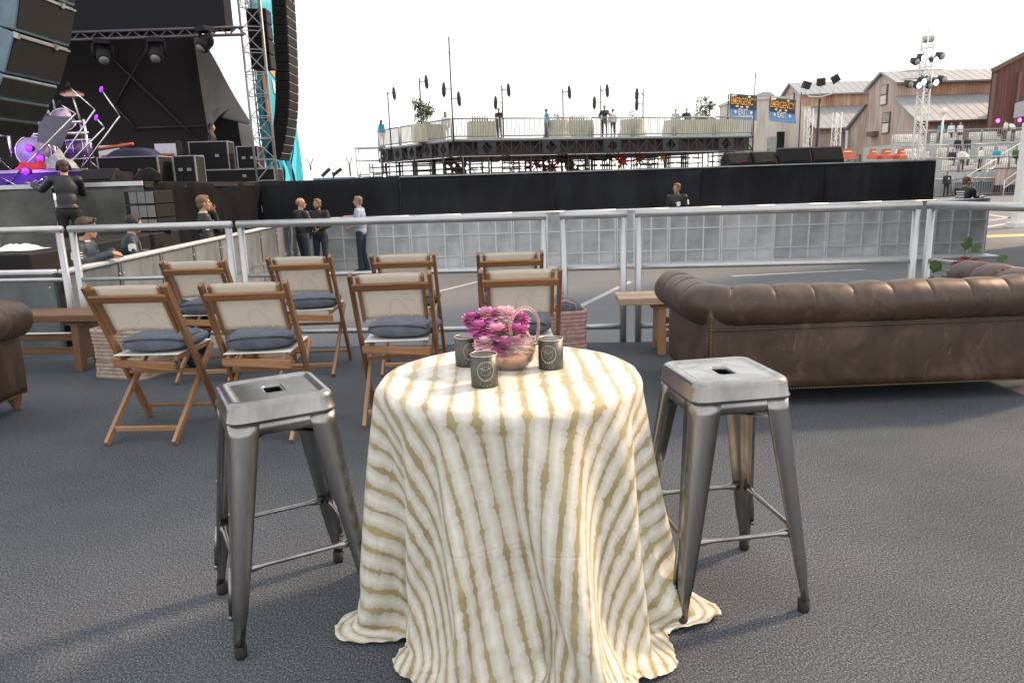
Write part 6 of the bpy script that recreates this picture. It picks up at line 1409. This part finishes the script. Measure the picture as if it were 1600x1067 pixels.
# ---------------------------------------------------------------- people: one continuous body each, clothes and hair over it
def remesh(mb, voxel, smooth=6, mat=None, name='body'):
    me = mb.mesh(name, []); o = bpy.data.objects.new('tmp', me); C.objects.link(o)
    r = o.modifiers.new('r', 'REMESH'); r.mode = 'VOXEL'; r.voxel_size = voxel; r.use_smooth_shade = True
    if smooth: s = o.modifiers.new('s', 'SMOOTH'); s.factor = .5; s.iterations = smooth
    bpy.context.view_layer.update()
    m2 = bpy.data.meshes.new_from_object(o.evaluated_get(bpy.context.evaluated_depsgraph_get())); bpy.data.objects.remove(o); bpy.data.meshes.remove(me)
    m2.name = name; m2.materials.clear(); m2.materials.append(mat); m2.polygons.foreach_set('use_smooth', [True]*len(m2.polygons)); return m2
def ease(a, b, f): return V(a).lerp(V(b), f)
def person(label, loc, rz, top='jacket', bottom='trousers', hair='hair', pose=None, h=1.76, fine=.010, group=None, sleeves=1.0, look=0, nod=0, bald=False, extras=None, belly=1.0, beardy=False, shirt=None, longhair=False, female=False, skin='skin', lean=0):
    """front of the figure is +y before turning by rz; joints are given for a 1.76 m adult and scaled"""
    t = thing('person', label, 'person', loc, rz, group); k = h/1.76
    J = dict(pel=(0, 0, .93), chest=(0, 0, 1.26), neck=(0, -.005, 1.47), head=(0, .022, 1.615),
             shL=(-.185, -.005, 1.415), elL=(-.235, -.02, 1.12), wrL=(-.235, .06, .875), shR=(.185, -.005, 1.415), elR=(.235, -.02, 1.12), wrR=(.235, .06, .875),
             hiL=(-.095, 0, .91), knL=(-.105, .02, .50), anL=(-.11, -.02, .085), hiR=(.095, 0, .91), knR=(.105, .02, .50), anR=(.11, -.02, .085), handL=None, handR=None)
    if pose: J.update(pose)
    P = {n: (V(p)*k if p is not None else None) for n, p in J.items()}
    if lean:                                              # bend forward at the hips
        rot = Matrix.Rotation(-lean, 3, 'X'); c = P['pel']
        for n in ('chest', 'neck', 'head', 'shL', 'shR'):
            P[n] = c+rot @ (P[n]-c)
        for n in ('elL', 'wrL', 'elR', 'wrR'):
            if not pose or n not in pose: P[n] = c+rot @ (P[n]-c)
    up = (P['neck']-P['chest']).normalized()
    hr = Matrix.Rotation(look, 3, 'Z') @ Matrix.Rotation(-nod-lean*.3, 3, 'X'); H = P['head']; hd = lambda x, y, z: H+hr @ (V((x, y, z))*k)
    # --- body
    b = MB(); R2 = hr
    def E_(c, r): b.ell(c, V(r)*k, 16, 12, R2)
    E_(hd(0, -.012, .028), (.074, .094, .088)); E_(hd(0, .018, -.035), (.060, .068, .082)); E_(hd(0, .046, -.082), (.034, .034, .030))
    b.caps(hd(0, .082, .012), hd(0, .104, -.022), .010*k, .0145*k, 8)
    E_(hd(0, .078, -.058), (.024, .012, .010)); E_(hd(0, .074, .020), (.050, .016, .010))
    for s in (-1, 1):
        b.ell(hd(s*.075, -.004, -.012), V((.010, .019, .030))*k, 8, 8, R2); E_(hd(s*.045, .050, -.022), (.020, .024, .022))
    b.caps(P['neck']-up*.02, hd(0, -.010, -.06), .056*k, .052*k, 12)
    b.caps(P['chest']-up*.05, P['neck']-up*.06, .075*k, .06*k, 12); b.caps(P['pel'], P['chest'], .075*k, .075*k, 12)
    for s, S_ in ((-1, 'L'), (1, 'R')):
        sh, el, wr = P['sh'+S_], P['el'+S_], P['wr'+S_]
        b.caps(P['neck']-up*.07, sh, .045*k, .042*k); b.caps(sh, el, .042*k, .035*k); b.caps(el, el.lerp(wr, .35), .036*k, .036*k); b.caps(el.lerp(wr, .35), wr, .038*k, .026*k)
        hi, kn, an = P['hi'+S_], P['kn'+S_], P['an'+S_]
        b.caps(hi, kn, .075*k, .05*k); b.caps(kn, an, .05*k, .036*k); b.caps(an, an+V((0, .10, -.045))*k, .035*k, .028*k)
        # hand: palm, four unequal bent fingers, thumb from the side of the palm
        dr = (P['hand'+S_]-wr).normalized() if P['hand'+S_] is not None else (wr-el).normalized()
        sd = dr.cross(V((0, 0, 1)));  sd = sd.normalized() if sd.length > .1 else V((0, 1, 0))
        if abs(dr.z) > .75: sd = V((0, 1, 0))-dr*dr.y; sd.normalize()
        nr = sd.cross(dr).normalized()
        inward = V((-s, 0, 0)) if abs(dr.z) > .75 else V((0, 0, -1))
        if nr.dot(inward) < 0: nr = -nr
        pc = wr+dr*.048*k; m3 = Matrix((sd, dr, nr)).transposed(); b.ell(pc, V((.040, .055, .017))*k, 12, 8, m3)
        if fine <= .012:
            for q, L in ((-.030, .060), (-.010, .074), (.010, .070), (.029, .056)):
                a0 = pc+(dr*.040+sd*q)*k; a1 = a0+(dr*.55+nr*.10)*L*k; a2 = a1+(dr*.38+nr*.30)*L*k; b.caps(a0, a1, .0098*k, .009*k, 7); b.caps(a1, a2, .009*k, .0075*k, 7)
            ts = 1 if sd.y*1+sd.z*.3 > 0 else -1
            a0 = pc+(sd*(ts*.028)-dr*.022)*k; a1 = a0+(sd*(ts*.030)+dr*.030+nr*.006)*k; a2 = a1+(sd*(ts*.006)+dr*.030+nr*.010)*k; b.caps(a0, a1, .013*k, .011*k, 7); b.caps(a1, a2, .011*k, .009*k, 7)
        else: b.caps(pc, pc+(dr*.09+nr*.02)*k, .024*k, .014*k, 8)
    inst('body', remesh(b, fine*.82, 3 if fine > .012 else 2, K[skin]), t)
    # --- clothes
    c = MB(); q = up
    rt = Matrix.Rotation(-lean, 3, 'X')
    ch, pl = P['chest'], P['pel']
    c.ell(ch+q*.04*k, V((.172, .118*belly**.5, .20))*k, 18, 12, rt); c.ell(ch.lerp(pl, .5), V((.152*belly**.4, .116*belly, .20))*k, 18, 12, rt); c.ell(pl+q*.02*k, V((.168, .122*belly**.5, .13))*k, 18, 12, rt)
    c.caps(P['neck']-q*.04*k, P['neck']-q*.02*k, .070*k, .064*k, 14)
    for s, S_ in ((-1, 'L'), (1, 'R')):
        sh, el, wr = P['sh'+S_], P['el'+S_], P['wr'+S_]; pad = .012 if top in ('jacket', 'jacket_blue', 'charcoal') else .006
        c.caps(P['neck']-q*.055*k, sh+V((0, 0, -.008)), .060*k, .060*k); c.caps(sh, el, (.058+pad)*k, (.046+pad)*k, 12); c.ell(sh, .064*k, 12, 8)
        if sleeves > .5:
            e = el.lerp(wr, (sleeves-.5)*2*.97); n_ = 5
            for i in range(n_):
                a0, a1 = el.lerp(e, i/n_), el.lerp(e, (i+1)/n_); g = (.044+pad)*(1-i/n_)+(.034+pad)*(i/n_); c.caps(a0, a1, (g+.005*(i % 2))*k, g*k, 10)
    inst('top_clothing', remesh(c, max(.012, fine*1.15), 4, K[top], 'top_clothing'), t)
    d = MB()
    d.ell(pl-V((0, 0, .02))*k, V((.160, .115, .11))*k, 16, 10)
    for S_ in ('L', 'R'):
        hi, kn, an = P['hi'+S_], P['kn'+S_], P['an'+S_]
        d.caps(hi, kn, .092*k, .064*k, 14); d.caps(kn, kn.lerp(an, .5), .065*k, .060*k, 12); d.caps(kn.lerp(an, .5), an+V((0, 0, .0)), .060*k, .058*k, 12)
    inst('trousers', remesh(d, max(.014, fine*1.3), 4, K[bottom], 'trousers'), t)
    for S_ in ('L', 'R'):
        an = P['an'+S_]; m = MB(); ft = Matrix.Rotation(0, 3, 'X'); gz = an.z-.085*k
        m.loft([[V((an.x+(.045*math.cos(a)*(1 if j < 2 else .8))*k, an.y+(.055+.125*math.sin(a))*k, gz+z*k)) for a in [2*math.pi*i/14 for i in range(14)]] for j, z in enumerate((.0, .03, .055))]+[[V((an.x+.036*math.cos(a)*k, an.y+(.01+.05*math.sin(a))*k, gz+.10*k)) for a in [2*math.pi*i/14 for i in range(14)]]], True, True, True); m.build('shoe', K['shoe'], t)
    # --- hair, eyes, mouth
    hb = MB()
    if bald: hb.ell(hd(0, -.026, .022), V((.0755, .082, .074))*k, 14, 10, R2)
    else:
        hb.ell(hd(0, -.020, .042), V((.080, .096, .084))*k, 16, 12, R2); hb.ell(hd(0, .028, .092), V((.056, .050, .030))*k, 12, 8, R2); hb.ell(hd(0, -.055, -.020), V((.066, .050, .070))*k, 12, 8, R2)
        for s in (-1, 1): hb.ell(hd(s*.066, .006, .022), V((.014, .034, .045))*k, 8, 8, R2)
    if longhair:
        hb.ell(hd(0, -.07, -.06), V((.085, .05, .13))*k, 14, 10, R2); hb.ell(hd(0, -.085, -.16), V((.095, .045, .12))*k, 14, 10, R2)
    inst('hair', remesh(hb, max(.007, fine*.8), 1, K[hair], 'hair'), t)
    if fine <= .016:
        for s in (-1, 1):
            m = MB(); m.ell(hd(s*.031, .0755, .006), V((.013, .006, .0058))*k, 8, 6, R2); m.build('eye', K['eye'], t)
            m = MB(); m.tube([hd(s*.014, .086, .022), hd(s*.032, .087, .028), hd(s*.050, .076, .021)], .0042*k, 6); m.build('eyebrow', K[hair if not bald else 'hair'], t)
        m = MB(); m.tube([hd(-.022, .083, -.058), hd(0, .0925, -.056), hd(.022, .083, -.058)], [.003*k, .0055*k, .003*k], 6); m.build('mouth', K['lip'], t)
    if beardy:
        m = MB(); m.ell(hd(0, .034, -.082), V((.052, .056, .040))*k, 12, 8, R2); m.ell(hd(0, .088, -.045), V((.028, .010, .007))*k, 8, 6, R2)
        for s in (-1, 1): m.ell(hd(s*.056, .018, -.045), V((.012, .04, .05))*k, 8, 8, R2)
        inst('beard', remesh(m, .008, 2, K['beard'], 'beard'), t)
    if shirt:
        m = MB(); n0 = P['neck']; f0 = rt @ V((0, 1, 0))
        m.prism([n0+(V((-.045, 0, 0))*k)+f0*.062*k-q*.02*k, n0+(V((.045, 0, 0))*k)+f0*.062*k-q*.02*k, n0+f0*.112*k-q*.20*k], f0*.012); m.build('shirt_front', K[shirt], t)
    if extras: extras(t, P, hd, k, rt)
    return t
def patch(t, c, nrm, w_, h_, mat='white', name='sleeve_patch'):
    nrm = V(nrm).normalized(); x, y = frame(nrm); m = MB(); c = V(c)
    pts = [c+x*(w_*a)+y*(h_*b)-nrm*(.18*w_*(a*a+b*b)) for a, b in ((-.5, -.35), (0, -.55), (.5, -.35), (.5, .4), (.2, .5), (-.2, .5), (-.5, .4))]
    m.prism(pts, nrm*.004); return m.build(name, K[mat], t)

# guard leaning on the nearer barricade with folded hands, looking up the line
def ex1(t, P, hd, k, rt):
    e = P['shR'].lerp(P['elR'], .45); patch(t, e+V((.070, -.01, 0)), (1, -.2, .1), .085, .095)
    m = MB()
    for i in range(3): m.box(P['elR']+V((.045, .02, .12-.028*i)), (.006, .085, .014), (.1, 0, .1))
    m.build('pale_lettering', K['white'], t)
    m = MB()
    for s in (-1, 1): m.tube([hd(s*.079, -.01, .060), hd(s*.077, .045, .075), hd(s*.05, .075, .088)], .005, 6)
    for s in (-1, 1): m.ell(hd(s*.033, .070, .098), V((.028, .012, .018)), 10, 6)
    m.build('sunglasses', K['eye'], t)
    m = MB(); m.tube([P['neck']+V((.06*math.cos(a), .055*math.sin(a), -.005+.012*math.sin(a))) for a in [i*math.pi/10 for i in range(21)]], .012, 8, False); m.build('shirt_collar', K['white'], t)
ax, ay = -4.56, 7.98
g1 = person('person in a dark security jacket with sleeve badge resting folded hands on the galvanised barricade', (-4.64, 7.86, GZ), -1.35, 'jacket_blue', 'trousers', 'hair',
    dict(elR=(.26, .08, 1.25), wrR=(.06, .33, 1.325), handR=(-.04, .40, 1.31), elL=(-.28, .08, 1.25), wrL=(-.06, .32, 1.345), handL=(.05, .40, 1.30)), 1.78, .009, None, 1.0, look=.55, nod=.06, extras=ex1, lean=.16)
def ex2(t, P, hd, k, rt):
    patch(t, P['shR'].lerp(P['elR'], .4)+V((.068, .0, 0)), (1, 0, .1), .09, .10)
    m = MB()
    for s in (-1, 1):
        m.tube([hd(s*.032+.020*math.cos(a), .092, .006+.014*math.sin(a)) for a in [i*math.pi/6 for i in range(13)]], .0022, 5, False); m.tube([hd(s*.05, .088, .008), hd(s*.078, .0, .006)], .0022, 5)
    m.build('glasses', K['eye'], t)
    m = MB(); m.grid(4, 8, lambda u, v: P['chest']+V((.05+.03*u+.02*v, .128+.01*math.sin(v*3), .12-.22*v))); m.build('white_trim', K['white'], t)
person('person in a dark security jacket and glasses behind the galvanised barricade, arms folded', (-5.02, 9.55, GZ), -1.15, 'jacket_blue', 'trousers', 'hairblack',
    dict(elR=(.27, .14, 1.17), wrR=(-.02, .26, 1.22), handR=(-.12, .24, 1.25), elL=(-.27, .12, 1.17), wrL=(.0, .29, 1.17), handL=(.1, .30, 1.15)), 1.74, .009, None, 1.0, look=.1, nod=.12, extras=ex2, lean=.2)
def ex3(t, P, hd, k, rt):
    patch(t, P['shR'].lerp(P['elR'], .45)+V((.068, .01, 0)), (1, .1, .1), .09, .10); patch(t, P['chest']+V((.085, .125, .08)), (.15, 1, .1), .09, .07, 'white', 'chest_badge')
    m = MB(); m.tube([P['neck']+V((.062*math.cos(a), .058*math.sin(a), .012)) for a in [i*math.pi/10 for i in range(21)]], .010, 8, False); m.build('shirt_collar', K['white'], t)
person('person in a black security jacket speaking into a phone held to the ear', (-4.78, 11.6, GZ+.08), -1.05, 'jacket', 'trousers', 'hairfair',
    dict(elL=(-.24, .22, 1.20), wrL=(-.10, .15, 1.485), handL=(-.08, .10, 1.60)), 1.86, .010, None, 1.0, look=0, nod=0, extras=ex3)
# man with headphones reaching over the stage lip
def ex4(t, P, hd, k, rt):
    m = MB(); m.tube([hd(.092*math.cos(a), -.005, .02+.10*math.sin(a)) for a in [i*math.pi/12 for i in range(13)]], .010, 8); m.build('headphone_band', K['blackpaint'], t)
    for s in (-1, 1):
        m = MB(); m.tube([hd(s*.078, -.005, -.005), hd(s*.105, -.005, -.005)], [.042, .038], 14); m.build('ear_cup', K['grille'], t)
    m = MB(); m.tube([P['pel']+V((.168*math.cos(a), .122*math.sin(a), .05)) for a in [i*math.pi/12 for i in range(25)]], .016, 8, False); m.build('belt', K['shoe'], t)
person('person with headphones in black seen from behind, reaching over the stage lip towards the drums', (-7.12, 12.0, .17), .38, 'jacket', 'trousers', 'hair',
    dict(elL=(-.36, .26, 1.27), wrL=(-.52, .50, 1.36), handL=(-.60, .58, 1.40), elR=(.20, .24, 1.20), wrR=(.02, .44, 1.28), handR=(-.1, .5, 1.28)), 1.80, .010, None, 1.0, look=.3, nod=.1, extras=ex4, lean=.18)
fs2 = MB(); fs2.box((-7.1, 12.0, (.17+GZ)/2), (.9, .62, .17-GZ-.004)); tag(fs2.build('equipment_box', K['blackpaint'], bevel=.02), 'black box below the stage that the person with headphones stands on', 'box')
# the pair talking by the corner
def ex5(t, P, hd, k, rt):
    m = MB()
    for s in (-1, 1):
        m.tube([hd(s*.032+.020*math.cos(a), .092, .006+.013*math.sin(a)) for a in [i*math.pi/6 for i in range(13)]], .0025, 5, False); m.tube([hd(s*.05, .09, .008), hd(s*.08, .0, .006)], .0035, 5)
    m.build('glasses', K['eye'], t)
person('person with cropped grey hair and glasses in a black jacket and jeans, hands joined', (-4.42, 15.75, GZ), -.75, 'jacket', 'denim', 'hairgrey',
    dict(elL=(-.24, .10, 1.14), wrL=(-.04, .26, 1.12), handL=(.05, .28, 1.10), elR=(.25, .08, 1.14), wrR=(.06, .27, 1.15), handR=(-.04, .30, 1.13), knL=(-.12, .06, .5), anL=(-.13, .0, .085), knR=(.13, .0, .5), anR=(.17, -.05, .085)), 1.80, .014, None, 1.0, look=-.5, bald=True, extras=ex5, belly=1.12)
def ex6(t, P, hd, k, rt):
    for s in (-1, 1):
        m = MB(); m.grid(3, 10, lambda u, v, s=s: P['neck']+V((s*(.058+.035*v-.010*u), .062+.062*min(1, v*1.6), -.03-.30*v))); m.build('white_stripe', K['white'], t)
    m = MB(); m.tube([P['neck']+V((-.05, .07, -.02)), P['chest']+V((-.02, .132, -.02)), P['chest']+V((.02, .132, -.02)), P['neck']+V((.05, .07, -.02))], .008, 5); m.build('lanyard', K['red'], t)
person('person with a brown beard in a dark zipped top with white stripes by the barricade', (-4.24, 16.5, GZ), 2.95, 'charcoal', 'denim', 'hairfair',
    dict(elL=(-.27, .06, 1.15), wrL=(-.12, .22, 1.08), handL=(-.03, .25, 1.05), anL=(-.16, .12, .085), knL=(-.14, .1, .5)), 1.76, .014, None, 1.0, look=-.25, beardy=True, extras=ex6, shirt='white', belly=1.08)
def ex7(t, P, hd, k, rt):
    m = MB(); m.tube([P['neck']+V((.066*math.cos(a), .062*math.sin(a)-.004, .012+.01*math.sin(a))) for a in [i*math.pi/10 for i in range(21)]], .013, 8, False); m.build('collar', K['shirtblue'], t)
    m = MB(); m.tube([P['wrR'].lerp(P['elR'], .08)+V((.03*math.cos(a), .012*math.sin(a), .026*math.sin(a))) for a in [i*math.pi/6 for i in range(13)]], .006, 6, False); m.build('watch', K['chrome'], t)
person('person in a pale blue shirt and dark trousers gesturing beside the front barricade', (-3.42, 17.0, GZ), 1.45, 'shirtblue', 'denim', 'hairgrey',
    dict(elR=(.26, .20, 1.26), wrR=(.22, .44, 1.27), handR=(.20, .54, 1.25), elL=(-.25, -.02, 1.12), wrL=(-.17, .20, 1.02), handL=(-.12, .28, 1.0), anL=(-.10, .03, .085), anR=(.12, -.06, .085)), 1.78, .013, None, .62, look=.1, bald=False, extras=ex7, belly=1.22)
def ex8(t, P, hd, k, rt):
    patch(t, P['shL'].lerp(P['elL'], .4)+V((-.07, .01, 0)), (-1, .2, .1), .10, .12); patch(t, P['chest']+V((-.07, .128, .0)), (-.1, 1, .1), .09, .11, 'white', 'chest_badge')
person('person in a black security jacket standing alone in the pit before the runway', (4.13, 18.05, GZ), 2.75, 'jacket', 'trousers', 'hairfair', None, 1.84, .016, None, 1.0, look=-.5, extras=ex8, shirt='white')
def ex9(t, P, hd, k, rt):
    patch(t, P['shR'].lerp(P['elR'], .5)+V((.07, .01, 0)), (1, .1, .1), .09, .10)
    m = MB()
    for i in range(4): m.box(P['chest']+V((0, -.128, .12-.055*i)), (.22-.03*(i % 2), .008, .03))
    m.build('back_lettering', K['white'], t)
person('person in a security jacket with white back lettering at the right end of the barricades', (10.95, 17.75, GZ), -1.2, 'jacket', 'trousers', 'hairfair', dict(elR=(.25, .18, 1.2), wrR=(.18, .42, 1.24), elL=(-.22, .16, 1.2), wrL=(-.1, .42, 1.25)), 1.80, .016, None, 1.0, look=-.2, extras=ex9, lean=.12)
person('dark clothed person standing behind the white ground fence at the right', (30.4, 51.2, GZ), 2.9, 'jacket', 'trousers', 'hairblack', dict(handL=None), 1.75, .03, None, extras=ex8)
person('dark figure standing in the tent doorway at the back of the stage', (-8.55, 22.0, SZ), -1.4, 'jacket', 'trousers', 'hairblack', None, 1.75, .03)

# people on the raised platform and on the stand
def far_person(label, p, rz, top, bottom='trousers', hair='hair', h=1.72, pose=None, group=None, longhair=False, sleeves=1.0):
    return person(label, p, rz, top, bottom, hair, pose, h, .032, group, sleeves, longhair=longhair)
grp = 'people on the raised platform'
on_ = lambda u, v: C0+dX*u+dL*v+V((0, 0, PZ))
far_person('person in a teal shirt and pale trousers at the left end of the platform', on_(.0, .93), -.5, 'shirtteal', 'cushionw', 'hair', 1.75, None, grp, True)
far_person('person with long brown hair by the covered tables on the left of the platform', on_(.05, .27), .3, 'white', 'cushionw', 'hairfair', 1.7, None, grp, True)
far_person('person in a dark waistcoat holding a tray near the platform corner', on_(.175, .12), 2.6, 'charcoal', 'denim', 'hairgrey', 1.78, dict(elL=(-.27, .1, 1.18), wrL=(-.2, .3, 1.2)), grp)
far_person('person in a teal shirt and black trousers left of the cloth covered tables', on_(.32, .10), 2.0, 'shirtteal', 'trousers', 'hair', 1.7, None, grp)
far_person('taller person of the standing couple in a black jacket over a blue shirt', on_(.497, .06), 2.9, 'jacket', 'trousers', 'hair', 1.86, dict(elL=(-.30, .05, 1.2), wrL=(-.15, .2, 1.32), elR=(.32, .0, 1.15), wrR=(.22, .16, 1.0)), grp)
far_person('person in a white shirt seen from behind beside the taller one at the railing', on_(.525, .06), .1, 'white', 'denim', 'hair', 1.66, None, grp)
far_person('person in a pale blue shirt behind the long bar at the right', on_(.80, .2), 2.8, 'shirtblue', 'trousers', 'hair', 1.76, None, grp)
far_person('person in black behind the long bar at the right, beside the pale blue shirt', on_(.84, .2), 3.0, 'jacket', 'trousers', 'hairgrey', 1.8, dict(elR=(.3, .1, 1.2), wrR=(.42, .3, 1.25)), grp)
far_person('person in a teal top walking under the raised platform', C0+dX*.06+dL*.35+V((0, 0, .35)), 1.2, 'shirtteal', 'denim', 'rustred', 1.7, None, None, True)
grp = 'people on the seating stand'
sit = lambda d=.42: dict(knL=(-.12, .42, .92), knR=(.12, .42, .92), anL=(-.12, .44, .50), anR=(.12, .44, .50))
for i, (lab, px, py, Y, rz, top, bot, hr, ps) in enumerate([
    ('person in a teal shirt standing by the globe lamp on the stand', 1469, 222, 61.5, 2.4, 'shirtteal', 'trousers', 'hair', None),
    ('person in a white shirt standing on the top tier, left of a pair', 1485, 214, 62.5, 2.6, 'white', 'trousers', 'hair', None),
    ('person in a white shirt standing on the top tier, right of a pair', 1499, 214, 62.5, 3.2, 'white', 'charcoal', 'hairgrey', None),
    ('person in black seated low on the middle tier, right of the standing pair', 1512, 219, 58.5, 2.9, 'jacket', 'trousers', 'hair', 'sit'),
    ('person in black with red hair seated on the middle tier', 1497, 219, 58.5, 2.9, 'jacket', 'trousers', 'rustred', 'sit'),
    ('person in black seated on the lower tier beside the white shirts', 1488, 243, 55, 2.7, 'jacket', 'trousers', 'hair', 'sit'),
    ('person in a white shirt bending over on the lower tier', 1513, 247, 54.5, .6, 'white', 'charcoal', 'hairblack', 'lean'),
    ('person in a white shirt with dark hair standing at the lower left of the stair', 1501, 267, 53.2, 3.0, 'white', 'charcoal', 'hairblack', None),
    ('person in a white shirt standing beside the stair handrail', 1530, 265, 53.2, 1.6, 'white', 'charcoal', 'hairblack', None),
    ('person in a pale teal top seated by the upper handrail', 1556, 254, 54, 2.6, 'shirtteal', 'trousers', 'hairfair', 'sit'),
    ('person in a white shirt seated on the top tier at the right', 1569, 219, 61, .4, 'white', 'charcoal', 'hairblack', 'sit'),
    ('person in a white shirt leaning over on the top tier further right', 1582, 217, 61, .2, 'white', 'charcoal', 'hair', 'lean'),
    ('person in a green top seated behind the plank counter', 1586, 258, 53, 2.9, 'leaf', 'trousers', 'hairblack', 'sit')]):
    p = at(px, py, Y); tz = [z for x0, y0, z in TIER if Y >= y0]; fz = (tz[-1] if tz else GZ)
    person(lab, (p.x, Y, fz), rz, top, bot, hr, sit() if ps == 'sit' else None, 1.72, .034, grp, 1.0, lean=.6 if ps == 'lean' else 0)
